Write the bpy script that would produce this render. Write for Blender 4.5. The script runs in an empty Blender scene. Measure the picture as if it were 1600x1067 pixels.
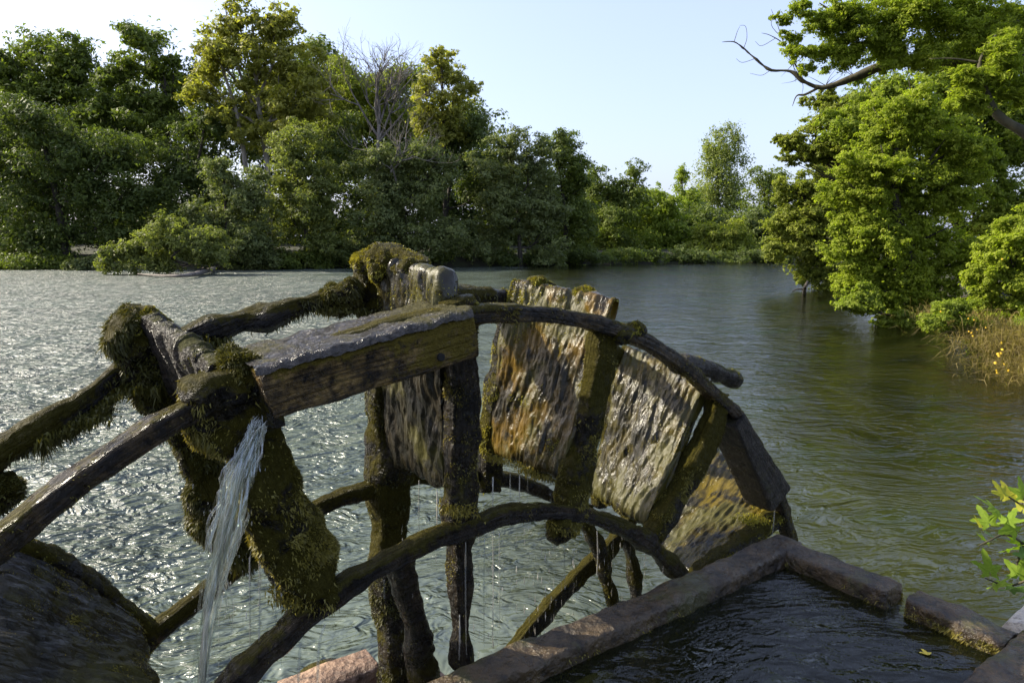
import bpy, math, random
import numpy as np
from mathutils import Vector
random.seed(7); rng = np.random.default_rng(7)
SC = bpy.context.scene
COL = SC.collection
# ------------------------------------------------------------ camera, sky, sun
H = 2.6; F = 1067.0; HY = 375.0
PITCH = math.atan((533.5 - HY) / F)
cam = bpy.data.cameras.new('camera'); camo = bpy.data.objects.new('camera', cam); COL.objects.link(camo)
camo.location = (0, 0, H); camo.rotation_euler = (math.radians(90) - PITCH, 0, 0)
cam.sensor_width = 36; cam.lens = 36 * F / 1600; cam.clip_start = .05; cam.clip_end = 4000
SC.camera = camo
SUN_AZ, SUN_EL = -77.0, 35.0        # degrees from +Y (negative: left), above the horizon
w = bpy.data.worlds.new('World'); SC.world = w; w.use_nodes = True
nt = w.node_tree; nt.nodes.clear()
sky = nt.nodes.new('ShaderNodeTexSky'); sky.sky_type = 'NISHITA'; sky.sun_disc = False
sky.sun_elevation = math.radians(SUN_EL); sky.sun_rotation = math.radians(SUN_AZ)
sky.air_density = 1.0; sky.dust_density = 3.2; sky.ozone_density = 1.2; sky.altitude = 50
bg = nt.nodes.new('ShaderNodeBackground'); bg.inputs[1].default_value = 0.15
wo = nt.nodes.new('ShaderNodeOutputWorld')
hz = nt.nodes.new('ShaderNodeMix'); hz.data_type = 'RGBA'; hz.inputs[0].default_value = .42; hz.inputs[7].default_value = (3.0, 3.3, 5.0, 1)   # thin even haze over the whole sky
nt.links.new(sky.outputs[0], hz.inputs[6]); nt.links.new(hz.outputs[2], bg.inputs[0]); nt.links.new(bg.outputs[0], wo.inputs[0])
sl = bpy.data.lights.new('sun', 'SUN'); sl.energy = 5.0; sl.angle = math.radians(.6); sl.color = (1, .91, .74)
so = bpy.data.objects.new('sun', sl); COL.objects.link(so)
az, el = math.radians(SUN_AZ), math.radians(SUN_EL)
sd = Vector((math.sin(az) * math.cos(el), math.cos(az) * math.cos(el), math.sin(el)))
so.rotation_euler = sd.to_track_quat('Z', 'Y').to_euler(); so.location = sd * 60
SC.view_settings.view_transform = 'Standard'; SC.view_settings.look = 'None'
SC.view_settings.exposure = 1.0; SC.view_settings.gamma = 1
SC.render.engine = 'CYCLES'
try:
    SC.cycles.use_denoising = True; SC.cycles.max_bounces = 7; SC.cycles.diffuse_bounces = 2
    SC.cycles.glossy_bounces = 3; SC.cycles.transmission_bounces = 4; SC.cycles.transparent_max_bounces = 10
    SC.cycles.caustics_reflective = False; SC.cycles.sample_clamp_indirect = 4; SC.cycles.sample_clamp_direct = 12
except Exception: pass

# ------------------------------------------------------------ geometry helpers
FW = np.array([0, math.cos(PITCH), -math.sin(PITCH)]); RT = np.array([1., 0, 0]); UP = np.array([0, math.sin(PITCH), math.cos(PITCH)])
CAM = np.array([0, 0, H])
def ray(x, y): return FW + (x - 800) / F * RT + (533.5 - y) / F * UP
def on_z(x, y, z):
    r = ray(x, y); return CAM + r * ((z - H) / r[2])
def on_y(x, y, Y):
    r = ray(x, y); return CAM + r * (Y / r[1])
YAW = .661
U = np.array([math.cos(YAW), math.sin(YAW), 0]); N = np.array([-math.sin(YAW), math.cos(YAW), 0]); Z = np.array([0, 0, 1.])
R = 2.1; WC = np.array([-.046 * R, .999 * R, H - 1.097 * R]); WW = .263 * R; RI = .664 * R
NC = WC @ N                     # wheel's near plane
PH0, DPH = -.394, .343
def W(x, y, q=0.):              # a point seen at x, y, q metres behind the wheel's near plane
    r = ray(x, y); return CAM + r * ((NC + q) / (r @ N))
def pol(a, r, q): return WC + r * (math.sin(a) * U + math.cos(a) * Z) + q * N
def polar(p):
    d = p - WC; return math.atan2(d @ U, d @ Z), math.hypot(d @ U, d @ Z)
def SN(s, n, z): return s * U + n * N + z * Z     # wheel/basin-aligned ground coordinates

def _hash(i, s):
    h = (i[..., 0] * 374761393 + i[..., 1] * 668265263 + i[..., 2] * 2147483647 + s * 974711) & 0xffffffff
    h = ((h ^ (h >> 13)) * 1274126177) & 0xffffffff
    h = (h ^ (h >> 16)) & 0xffffffff
    return h.astype(np.float64) / 4294967295.0
def noise(p, s=0):
    p = np.asarray(p, float); i = np.floor(p).astype(np.int64); f = p - i; f = f * f * (3 - 2 * f); o = 0
    for dx in (0, 1):
        for dy in (0, 1):
            for dz in (0, 1):
                wgt = (f[..., 0] if dx else 1 - f[..., 0]) * (f[..., 1] if dy else 1 - f[..., 1]) * (f[..., 2] if dz else 1 - f[..., 2])
                o = o + wgt * _hash(i + np.array([dx, dy, dz]), s)
    return o * 2 - 1
def fbm(p, o=4, s=0, g=.5):
    t = 0; a = 1; k = 0
    for j in range(o): t = t + a * noise(p * 2 ** j + j * 17.3, s + j); k += a; a *= g
    return t / k

def mesh(name, V, Fc, uv=None, smooth=True):
    V = np.ascontiguousarray(V, np.float32); Fc = np.ascontiguousarray(Fc, np.int32); k = Fc.shape[1]; n = len(Fc)
    me = bpy.data.meshes.new(name); me.vertices.add(len(V)); me.vertices.foreach_set('co', V.ravel())
    me.loops.add(n * k); me.loops.foreach_set('vertex_index', Fc.ravel())
    me.polygons.add(n); me.polygons.foreach_set('loop_start', np.arange(0, n * k, k, dtype=np.int32))
    me.polygons.foreach_set('loop_total', np.full(n, k, np.int32))
    me.polygons.foreach_set('use_smooth', np.full(n, smooth))
    if uv is not None:
        l = me.uv_layers.new(name='UVMap'); l.data.foreach_set('uv', np.ascontiguousarray(uv[Fc.ravel()], np.float32).ravel())
    me.update(calc_edges=True); return me
def tag(o, label=None, cat=None, group=None, kind=None):
    if label: o['label'] = label
    if cat: o['category'] = cat
    if group: o['group'] = group
    if kind: o['kind'] = kind
    return o
def link(name, me, mat, parent=None, kind=None):
    o = bpy.data.objects.new(name, me); COL.objects.link(o)
    if mat: me.materials.append(mat)
    if parent: o.parent = parent; o.matrix_parent_inverse = WORLD_INV(parent)
    if kind: o['kind'] = kind
    return o
def WORLD_INV(p):
    from mathutils import Matrix     # every part keeps world coordinates; only a root Empty carries an offset
    return Matrix.Translation(-p.location) if p.parent is None else Matrix.Identity(4)
def empty(name, loc, label, cat, group=None):
    o = bpy.data.objects.new(name, None); COL.objects.link(o); o.location = [float(v) for v in loc]; o.empty_display_size = .2
    return tag(o, label, cat, group)
def catmull(P, n):
    P = np.asarray(P, float); m = len(P)
    if m == 2: return P[0] + np.linspace(0, 1, n)[:, None] * (P[1] - P[0])
    Q = np.vstack([2 * P[0] - P[1], P, 2 * P[-1] - P[-2]]); t = np.linspace(0, m - 1 - 1e-9, n); i = t.astype(int); f = (t - i)[:, None]
    a, b, c, d = Q[i], Q[i + 1], Q[i + 2], Q[i + 3]
    return .5 * (2 * b + (c - a) * f + (2 * a - 5 * b + 4 * c - d) * f ** 2 + (3 * b - a - 3 * c + d) * f ** 3)
def unit(v): return v / np.maximum(np.linalg.norm(v, axis=-1, keepdims=True), 1e-9)
def superell(n, a, b, e):
    t = np.linspace(0, 2 * math.pi, 721)[:-1]; x = np.sign(np.cos(t)) * np.abs(np.cos(t)) ** (2 / e); y = np.sign(np.sin(t)) * np.abs(np.sin(t)) ** (2 / e)
    d = np.hypot(np.diff(np.r_[x * a, x[0] * a]), np.diff(np.r_[y * b, y[0] * b])); c = np.r_[0, np.cumsum(d)]
    g = np.linspace(0, c[-1], n + 1)[:-1]
    return np.interp(g, c, np.r_[x, x[0]]), np.interp(g, c, np.r_[y, y[0]]), g
def loft(C, A, B, nr=16, e=2.6, amp=0, fr=6, oc=5, seed=0, cap=True, stretch=None, lump=0, lfr=3):
    """sections centred on C with half-axes A and B, joined; surface roughened. -> V, F, uv, normals"""
    C = np.asarray(C, float); A = np.broadcast_to(A, C.shape); B = np.broadcast_to(B, C.shape); m = len(C)
    x, y, g = superell(nr, np.linalg.norm(A[m // 2]), np.linalg.norm(B[m // 2]), e)
    if cap:
        C = np.vstack([C[:1], C[:1], C, C[-1:], C[-1:]]); A = np.vstack([A[:1] * .03, A[:1] * .75, A, A[-1:] * .75, A[-1:] * .03])
        B = np.vstack([B[:1] * .03, B[:1] * .75, B, B[-1:] * .75, B[-1:] * .03]); m += 4
    P = C[:, None] + A[:, None] * x[None, :, None] + B[:, None] * y[None, :, None]
    dl = np.roll(P, -1, 1) - np.roll(P, 1, 1); dc = np.gradient(P, axis=0)
    if cap:
        ax = unit(C[4] - C[2]); ex = unit(C[-4] - C[-6] if m > 8 else C[-1] - C[0])
    Nn = unit(np.cross(dl, dc))
    o = np.sum((P - C[:, None]) * Nn, -1, keepdims=True); Nn = Nn * np.where(o.mean() < 0, -1, 1)
    if cap:
        Nn[0] = Nn[1] = -unit(C[3] - C[2]); Nn[-1] = Nn[-2] = unit(C[-3] - C[-4])
    if amp or lump:
        q = P if stretch is None else P - (P @ unit(np.asarray(stretch)))[..., None] * unit(np.asarray(stretch)) * .8
        P = P + Nn * (amp * fbm(q * fr, oc, seed, .6) + lump * np.maximum(0, fbm(P * lfr, 3, seed + 50)) * 1.6)[..., None]
    along = np.r_[0, np.cumsum(np.linalg.norm(np.diff(C, axis=0), axis=1))]
    uv = np.stack([np.repeat(along, nr), np.tile(g, m)], -1)
    i = np.arange(m - 1)[:, None] * nr; j = np.arange(nr)[None]; j2 = (j + 1) % nr
    Fq = np.stack([i + j, i + j2, i + nr + j2, i + nr + j], -1).reshape(-1, 4)
    return P.reshape(-1, 3), Fq, uv, Nn.reshape(-1, 3)
def tube(path, r, nr=10, n=None, up=None, e=2, **k):
    P = np.asarray(path, float); n = n or max(3, len(P) * 4); C = catmull(P, n)
    T = unit(np.gradient(C, axis=0)); up = np.array([.13, .21, .97]) if up is None else np.asarray(up, float)
    A = unit(np.cross(T, up)); B = unit(np.cross(A, T))
    r = np.atleast_1d(np.asarray(r, float)); r2 = k.pop('r2', None)
    rr = np.interp(np.linspace(0, 1, n), np.linspace(0, 1, len(r)), r)[:, None] if len(r) > 1 else r[0]
    if r2 is None: return loft(C, A * rr, B * rr, nr, e, **k)
    r2 = np.atleast_1d(np.asarray(r2, float)); rb = np.interp(np.linspace(0, 1, n), np.linspace(0, 1, len(r2)), r2)[:, None] if len(r2) > 1 else r2[0]
    return loft(C, A * rr, B * rb, nr, e, **k)
def join(parts):
    V = []; Fs = []; uv = []; nn = []; o = 0
    for p in parts:
        V.append(p[0]); Fs.append(p[1] + o); o += len(p[0])
        uv.append(p[2] if len(p) > 2 and p[2] is not None else np.zeros((len(p[0]), 2))); nn.append(p[3] if len(p) > 3 else np.zeros((len(p[0]), 3)))
    return np.vstack(V), np.vstack(Fs), np.vstack(uv), np.vstack(nn)
def tufts(V, Fq, Nn, n, ln=.028, wd=.006, mask=None, droop=.5, up=.0, seed=0, under=0.):
    """n small moss blades scattered on a surface, two-triangle leaves -> V, F(quads)"""
    n = int(n * 3.6); ln *= .50; wd *= .55
    g = np.random.default_rng(seed); a = V[Fq]; ar = np.linalg.norm(np.cross(a[:, 1] - a[:, 0], a[:, 3] - a[:, 0]), axis=1) + 1e-12
    nf = Nn[Fq].mean(1); c = a.mean(1)
    wgt = ar.copy()
    if mask is not None: wgt *= mask(c, nf)
    wgt = np.clip(wgt, 0, None); wgt /= wgt.sum()
    k = g.choice(len(Fq), n, p=wgt); uvw = g.random((n, 2))
    p = a[k, 0] + (a[k, 1] - a[k, 0]) * uvw[:, :1] + (a[k, 3] - a[k, 0]) * uvw[:, 1:]
    lay = unit(np.stack([fbm(p * 9 + q * 31, 2, 60 + q) for q in range(3)], -1))        # neighbouring blades lie the same way, as matted moss does
    d = unit(nf[k] * .45 + lay * .8 + g.normal(0, .55, (n, 3)) + np.array([0, 0, up - droop * .7]))
    cl = .35 + 1.1 * np.clip(fbm(p * 22, 2, 9) + .4, 0, 1.6)
    L = (ln * g.uniform(.25, 1.15, n) * cl)[:, None]; s = unit(np.cross(d, g.normal(0, 1, (n, 3)))) * (wd * g.uniform(.5, 1.3, n))[:, None]
    p = p - nf[k] * .003; tip = p + d * L; tip[:, 2] -= (L[:, 0] * droop * .5)
    V2 = np.stack([p - s, p + s, tip], 1).reshape(-1, 3)
    return V2, np.arange(3 * n).reshape(-1, 3)

# ------------------------------------------------------------ materials
class NB:
    def __init__(s, name):
        s.m = bpy.data.materials.new(name); s.m.use_nodes = True; s.t = s.m.node_tree; s.t.nodes.clear()
        s.out = s.n('OutputMaterial'); 
    def n(s, k, **kw):
        x = s.t.nodes.new('ShaderNode' + k)
        for a, b in kw.items(): setattr(x, a, b)
        return x
    def set(s, node, i, v):
        if hasattr(v, 'is_output') or isinstance(v, bpy.types.NodeSocket): s.t.links.new(v, node.inputs[i])
        else:
            if isinstance(v, tuple) and len(v) == 3: v = v + (1,)
            node.inputs[i].default_value = v
    def coord(s, kind='Object'): return s.n('TexCoord').outputs[kind]
    def map(s, v, sc=(1, 1, 1), rot=(0, 0, 0)):
        m = s.n('Mapping'); s.set(m, 'Vector', v); m.inputs['Scale'].default_value = sc; m.inputs['Rotation'].default_value = rot; return m.outputs[0]
    def noise(s, v, sc, det=4, rough=.55, dist=0, out=0):
        x = s.n('TexNoise'); s.set(x, 'Vector', v); x.inputs['Scale'].default_value = sc; x.inputs['Detail'].default_value = det
        x.inputs['Roughness'].default_value = rough; x.inputs['Distortion'].default_value = dist; return x.outputs[out]
    def vor(s, v, sc, feat='F1', out='Distance'):
        x = s.n('TexVoronoi', feature=feat); s.set(x, 'Vector', v); x.inputs['Scale'].default_value = sc; return x.outputs[out]
    def ramp(s, f, st):
        x = s.n('ValToRGB'); s.set(x, 0, f); el = x.color_ramp.elements
        while len(el) < len(st): el.new(.5)
        for e, (p, c) in zip(el, st): e.position = p; e.color = (c if isinstance(c, tuple) else (c, c, c)) + (1,) 
        return x.outputs[0]
    def mixc(s, f, a, b, mode='MIX'):
        x = s.n('Mix', data_type='RGBA', blend_type=mode); s.set(x, 0, f); s.set(x, 6, a); s.set(x, 7, b); return x.outputs[2]
    def math(s, op, a, b=0.): 
        x = s.n('Math', operation=op); s.set(x, 0, a); s.set(x, 1, b); return x.outputs[0]
    def bump(s, h, st, d, nrm=None):
        x = s.n('Bump'); s.set(x, 'Height', h); x.inputs['Strength'].default_value = st; x.inputs['Distance'].default_value = d
        if nrm is not None: s.set(x, 'Normal', nrm)
        return x.outputs[0]
    def pbr(s, col, rough, nrm=None, spec=.5, coat=0, **kw):
        b = s.n('BsdfPrincipled'); s.set(b, 'Base Color', col); s.set(b, 'Roughness', rough); s.set(b, 'Specular IOR Level', spec)
        if coat: s.set(b, 'Coat Weight', coat); s.set(b, 'Coat Roughness', .08)
        if nrm is not None:
            s.set(b, 'Normal', nrm)
            if coat: s.set(b, 'Coat Normal', nrm)
        return b.outputs[0]
    def done(s, sh): s.t.links.new(sh, s.out.inputs[0]); return s.m

def m_foliage(name, a, b, trans=.45, scale=.6, spec=.35, hue=(1, 1, 1)):
    s = NB(name); co = s.coord()
    f = s.ramp(s.noise(co, scale, 3), [(.35, 0.), (.65, 1.)])
    c = s.mixc(f, a, b)
    isl = s.n('NewGeometry').outputs['Random Per Island']
    c = s.mixc(s.math('MULTIPLY', isl, .55), c, tuple(min(1, x * y) for x, y in zip(b, (1.7, 1.55, 1.1))))
    d = s.pbr(c, .55, spec=spec * .5)
    t = s.n('BsdfTranslucent'); s.set(t, 0, s.mixc(1., c, (1.35, 1.5, .55), 'MULTIPLY'))
    m = s.n('MixShader'); m.inputs[0].default_value = trans; s.t.links.new(d, m.inputs[1]); s.t.links.new(t.outputs[0], m.inputs[2])
    return s.done(m.outputs[0])
def m_bark(name, a, b, sc=8, rough=.85):
    s = NB(name); co = s.map(s.coord(), (1, 1, .25)); n = s.noise(co, sc, 5)
    return s.done(s.pbr(s.mixc(s.ramp(n, [(.35, 0.), (.65, 1.)]), a, b), rough, s.bump(n, .6, .03)))
def m_wetwood(name, dark, light, moss, mossamt=.5, rough=.3, sc=9, fine=60, bd=.012):
    s = NB(name); co = s.coord(); n = s.noise(co, sc, 6, .62, .4); n2 = s.noise(co, fine, 4, .6); n3 = s.noise(co, 2.6, 4, .6)
    gr = s.noise(s.map(s.coord('UV'), (5, 75, 1)), 1., 5, .65, .6)     # fibres running along the timber
    c = s.mixc(s.ramp(n, [(.36, 0.), (.68, 1.)]), dark, light)
    c = s.mixc(s.ramp(gr, [(.40, .75), (.56, 0.)]), c, tuple(x * .3 for x in dark))
    c = s.mixc(s.ramp(s.noise(co, sc * 2.3, 4, .6), [(.44, 0.), (.68, 1.)]), c, tuple(x * .35 for x in dark))
    nz = s.n('SeparateXYZ'); s.set(nz, 0, s.n('NewGeometry').outputs['Normal'])
    mk = s.math('ADD', s.math('MULTIPLY', nz.outputs[2], .18), s.math('ADD', n3, s.math('MULTIPLY', n2, .25)))
    mk = s.ramp(mk, [(.86 - mossamt * .45, 0.), (.93 - mossamt * .45, 1.)])
    mc = s.mixc(n2, tuple(x * .45 for x in moss), tuple(x * 1.5 for x in moss))
    c = s.mixc(mk, c, mc)
    h = s.math('ADD', s.math('ADD', s.math('MULTIPLY', n, 1.3), s.math('MULTIPLY', n2, .5)), s.math('MULTIPLY', s.noise(co, sc * 3.1, 5, .7, 1.), s.math('ADD', .8, 0.)))
    h = s.math('ADD', h, s.math('MULTIPLY', gr, 1.1))
    r = s.mixc(mk, (rough,) * 3, (.62,) * 3)
    r = s.mixc(s.ramp(s.noise(co, 30, 2), [(.4, 0.), (.6, 1.)]), r, (rough * .6,) * 3)
    return s.done(s.pbr(c, r, s.bump(h, 1., bd * 2.0), s.mixc(mk, (.28,) * 3, (.05,) * 3)))
def m_board(name, dark, light, gold, ax=(1, 1, 1), mossamt=.4):
    """paddle face: running wet, streaked down the board (UV: u across the wheel, v down the board)"""
    s = NB(name); uv = s.coord('UV'); st = s.map(uv, (26, 5, 1)); co = s.coord()
    a = s.noise(st, 1.6, 5, .6, 1.2); b = s.noise(s.map(uv, (60, 22, 1)), 1.3, 4, .6, .8); c3 = s.noise(co, 3.2, 4, .6)
    c = s.mixc(s.ramp(a, [(.35, 0.), (.66, 1.)]), dark, light)
    c = s.mixc(s.ramp(c3, [(.46, 0.), (.6, 1.)]), c, gold)
    c = s.mixc(s.ramp(s.noise(co, 11, 4, .6), [(.47, 0.), (.6, .9)]), c, (.010, .010, .007))
    mk = s.ramp(s.noise(co, 4.5, 6, .65), [(.60 - mossamt * .2, 0.), (.70 - mossamt * .2, .9)])
    c = s.mixc(mk, c, s.mixc(b, (.018, .018, .004), (.085, .078, .012)))
    h = s.math('ADD', s.math('MULTIPLY', a, .8), s.math('ADD', s.math('MULTIPLY', b, .5), s.math('MULTIPLY', s.noise(co, 45, 4, .6), .5)))
    r = s.mixc(mk, s.ramp(s.noise(co, 7, 3), [(.42, .07), (.6, .2)]), (.5,) * 3)
    return s.done(s.pbr(c, r, s.bump(h, 1., .0075), .32))
def m_moss(name, a, b, trans=.25):
    s = NB(name); co = s.coord(); f = s.ramp(s.noise(co, 14, 4), [(.38, 0.), (.62, 1.)])
    c = s.mixc(f, a, b); isl = s.n('NewGeometry').outputs['Random Per Island']
    c = s.mixc(s.math('MULTIPLY', isl, .6), c, tuple(x * 2. for x in b))
    d = s.pbr(c, .5, spec=.35); t = s.n('BsdfTranslucent'); s.set(t, 0, s.mixc(1., c, (1.4, 1.3, .6), 'MULTIPLY'))
    m = s.n('MixShader'); m.inputs[0].default_value = trans; s.t.links.new(d, m.inputs[1]); s.t.links.new(t.outputs[0], m.inputs[2])
    return s.done(m.outputs[0])
def m_stone(name, a, b, moss=(.06, .07, .02), wet=.3, mossamt=.5, sc=7):
    s = NB(name); co = s.coord(); n = s.noise(co, sc, 7, .65, .3); n2 = s.noise(co, 55, 4, .7); p = s.vor(co, 34)
    c = s.mixc(s.ramp(n, [(.35, 0.), (.65, 1.)]), a, b)
    c = s.mixc(s.ramp(s.noise(co, sc * 3, 5, .65), [(.5, 0.), (.66, .8)]), c, tuple(x * .3 for x in a))
    mk = s.ramp(s.noise(co, 3.3, 6, .7), [(.66 - mossamt * .2, 0.), (.74 - mossamt * .2, 1.)])
    c = s.mixc(mk, c, s.mixc(n2, tuple(x * .5 for x in moss), tuple(x * 1.5 for x in moss)))
    h = s.math('ADD', s.math('ADD', n, s.math('MULTIPLY', n2, .3)), s.math('MULTIPLY', p, .25))
    r = s.ramp(s.noise(co, 5, 3), [(.4, wet), (.62, min(.9, wet + .4))])
    return s.done(s.pbr(c, r, s.bump(h, 1., .035), .4))
def m_water(name, body, tint, clear, big, amp, fine=1., patch=None, rough=.06, ior=1.33, body2=None):
    """a surface that mirrors by Fresnel over a part cloudy, part see-through body"""
    s = NB(name); co = s.coord()
    warp = s.n('VectorMath', operation='ADD'); s.set(warp, 0, co); sc = s.n('VectorMath', operation='SCALE'); s.set(sc, 0, s.noise(co, .5, 2, out=1)); sc.inputs['Scale'].default_value = 1.1
    s.set(warp, 1, sc.outputs[0]); wv = warp.outputs[0]
    a = s.noise(s.map(wv, (.75, 1.35, 1), (0, 0, .5)), big, 2, .5, .6)
    b = s.noise(s.map(wv, (1, 1.9, 1), (0, 0, .25)), big * 2.9, 2, .5, .9)
    c = s.noise(s.map(wv, (1, 1.5, 1), (0, 0, -.3)), big * 9.5, 2, .5, .5)
    h = s.math('ADD', s.math('ADD', s.math('MULTIPLY', a, 1.), s.math('MULTIPLY', b, .42 * fine)), s.math('MULTIPLY', c, .055 * fine))
    if patch: # broken, faster water where the current runs
        sx = s.n('SeparateXYZ'); s.set(sx, 0, co)
        e = s.math('ADD', s.math('MULTIPLY', sx.outputs[0], -.075), s.math('MULTIPLY', s.noise(co, .16, 3), 1.0))
        far = s.math('MULTIPLY', s.math('MAXIMUM', s.math('ADD', sx.outputs[1], -20.), 0.), .028)
        e = s.ramp(s.math('SUBTRACT', e, far), [(.42, 0.), (.85, 1.)])
        h = s.math('MULTIPLY', h, s.math('ADD', s.math('MULTIPLY', e, 2.1), .22))
    nb = s.n('Bump'); s.set(nb, 'Height', h); nb.inputs['Strength'].default_value = 1; nb.inputs['Distance'].default_value = amp
    nrm = nb.outputs[0]
    fr = s.n('Fresnel'); fr.inputs[0].default_value = ior; s.t.links.new(nrm, fr.inputs['Normal'])
    d = s.n('BsdfDiffuse'); t = s.n('BsdfTransparent'); t.inputs[0].default_value = tint + (1,)
    s.set(d, 0, body); s.t.links.new(nrm, d.inputs['Normal'])
    m = s.n('MixShader')
    if patch:
        clr = s.ramp(s.math('ADD', s.math('MULTIPLY', sx.outputs[0], .085), s.math('MULTIPLY', s.noise(co, .25, 4), .8)), [(.30, .10), (.85, clear)])
        s.set(m, 0, clr)
        s.set(d, 0, s.mixc(s.ramp(clr, [(.15, 0.), (.6, 1.)]), s.mixc(s.ramp(s.noise(co, .2, 4), [(.4, 0.), (.6, 1.)]), body, tuple(x * .75 for x in body)), body2))  # body tint also carries painted reflections: pale sky at left, dark trees at right
    else: m.inputs[0].default_value = clear
    s.t.links.new(d.outputs[0], m.inputs[1]); s.t.links.new(t.outputs[0], m.inputs[2])
    g = s.n('BsdfGlossy'); s.set(g, 'Roughness', s.ramp(e, [(0., rough), (1., .25)]) if patch else rough); s.t.links.new(nrm, g.inputs['Normal'])
    m2 = s.n('MixShader'); s.t.links.new(fr.outputs[0], m2.inputs[0]); s.t.links.new(m.outputs[0], m2.inputs[1]); s.t.links.new(g.outputs[0], m2.inputs[2])
    return s.done(m2.outputs[0])
def m_bed(name):
    s = NB(name); co = s.coord()
    c = s.mixc(s.ramp(s.noise(s.map(co, (1, .45, 1)), .55, 6, .65, .8), [(.36, 0.), (.62, 1.)]), (.05, .048, .018), (.24, .22, .08))
    c = s.mixc(s.ramp(s.noise(s.map(co, (.7, 1.1, 1)), .33, 5, .6, .6), [(.52, 0.), (.64, .9)]), c, s.mixc(s.noise(s.map(co, (5, 1, 1)), 3, 3), (.03, .08, .01), (.12, .26, .03)))
    return s.done(s.pbr(c, .9))
def m_soil(name):
    s = NB(name); co = s.coord()
    c = s.mixc(s.ramp(s.noise(co, 1.2, 6), [(.4, 0.), (.6, 1.)]), (.022, .018, .010), (.03, .038, .012))
    return s.done(s.pbr(c, .95, s.bump(s.noise(co, 6, 5), .8, .1)))
def m_fall(name, white=.45):
    s = NB(name); uv = s.coord('UV'); n = s.noise(s.map(uv, (3, 160, 1)), 1, 3, .6, .4)
    gl = s.n('BsdfGlass'); gl.inputs['Roughness'].default_value = .05; gl.inputs['IOR'].default_value = 1.2; gl.inputs[0].default_value = (.93, .96, .95, 1)
    tr = s.n('BsdfTransparent'); tr.inputs[0].default_value = (.93, .96, .95, 1)
    w_ = s.pbr((.82, .77, .69), .15, s.bump(n, .8, .01), .9)
    m = s.n('MixShader'); isl = s.n('NewGeometry').outputs['Random Per Island']; s.set(m, 0, s.math('MULTIPLY', s.ramp(isl, [(.45, .05), (.95, 1.)]), s.ramp(n, [(.44, white * .15), (.64, min(1, white * 2.0))])))
    g2 = s.n('BsdfGlossy'); g2.inputs['Roughness'].default_value = .08
    mm = s.n('MixShader'); mm.inputs[0].default_value = .12; s.t.links.new(tr.outputs[0], mm.inputs[1]); s.t.links.new(g2.outputs[0], mm.inputs[2])
    s.t.links.new(mm.outputs[0], m.inputs[1]); s.t.links.new(w_, m.inputs[2]); return s.done(m.outputs[0])
def m_flat(name, c, r=.6): s = NB(name); return s.done(s.pbr(c, r))

M = dict(
    water=m_water('river_water', (.118, .146, .116), (.84, .84, .48), .9, 1.5, .27, fine=1.2, patch=True, rough=.07, ior=1.5, body2=(.046, .054, .016)),
    basin_water=m_water('basin_water', (.022, .027, .010), (.75, .78, .45), .8, 4., .024, .8, ior=1.4),
    bed=m_bed('river_bed'), soil=m_soil('bank_soil'),
    wood=m_wetwood('wet_timber', (.006, .0045, .0025), (.050, .034, .017), (.050, .044, .010), .35),
    mossy=m_wetwood('mossy_timber', (.004, .0035, .002), (.030, .022, .009), (.046, .040, .007), .6, .3, 11),
    ochre=m_wetwood('ochre_timber', (.016, .010, .004), (.34, .22, .072), (.12, .092, .018), .5, .26, 15, 70, .010),
    rimwood=m_wetwood('rim_timber', (.010, .007, .003), (.105, .068, .026), (.060, .052, .012), .5, .26, 14, 70, .010),
    wettop=m_wetwood('drenched_timber', (.06, .055, .048), (.15, .135, .115), (.07, .065, .03), .12, .16, 16, 70, .012),
    grain=m_wetwood('bare_timber', (.012, .009, .006), (.075, .058, .042), (.05, .05, .015), .2, .38, 22, 90, .01),
    boardA=m_board('streaming_board', (.005, .004, .0025), (.034, .028, .016), (.028, .024, .010)),
    boardB=m_board('golden_algae_board', (.005, .004, .002), (.036, .029, .007), (.105, .064, .008), mossamt=.5),
    boardC=m_board('olive_algae_board', (.006, .005, .002), (.048, .040, .008), (.095, .070, .008), mossamt=.5),
    moss_y=m_moss('yellow_moss', (.085, .085, .010), (.23, .21, .022)),
    moss_d=m_moss('dark_moss', (.022, .024, .006), (.07, .068, .013)),
    moss_o=m_moss('olive_moss', (.055, .052, .010), (.17, .145, .026)),
    stone=m_stone('wet_brown_stone', (.018, .012, .006), (.092, .062, .029), (.050, .045, .012), .2, .55),
    block=m_stone('damp_sandstone', (.14, .085, .055), (.30, .195, .125), (.08, .08, .03), .35, .2),
    pale=m_stone('pale_limestone', (.33, .31, .27), (.52, .50, .45), (.2, .2, .15), .8, 0),
    fall=m_fall('falling_water', .3), drip=m_fall('dripping_water', 1.),
)

# ------------------------------------------------------------ setting: river, bed, banks
def grid(x0, x1, y0, y1, nx, ny, zf, name, mat, label=None):
    X, Y = np.meshgrid(np.linspace(x0, x1, nx), np.linspace(y0, y1, ny)); P = np.stack([X, Y, zf(X, Y)], -1).reshape(-1, 3)
    i = (np.arange(ny - 1)[:, None] * nx + np.arange(nx - 1)[None]).ravel(); Fq = np.stack([i, i + 1, i + nx + 1, i + nx], -1)
    o = link(name, mesh(name, P, Fq), mat, kind='structure')
    if label: o['label'] = label
    return o
def rb(Y): return np.interp(Y, [-10, 1, 4, 8, 12.2, 16, 19.3, 27, 36, 55, 70, 78], [5., 6.5, 9., 10., 11.2, 11.6, 12.9, 15.5, 18.5, 24.5, 29.5, 60])
def lb(X): return np.interp(X, [-200, -47, -30, -10, 10, 28, 80], [60, 63, 61, 66, 74, 80, 86])
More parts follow.
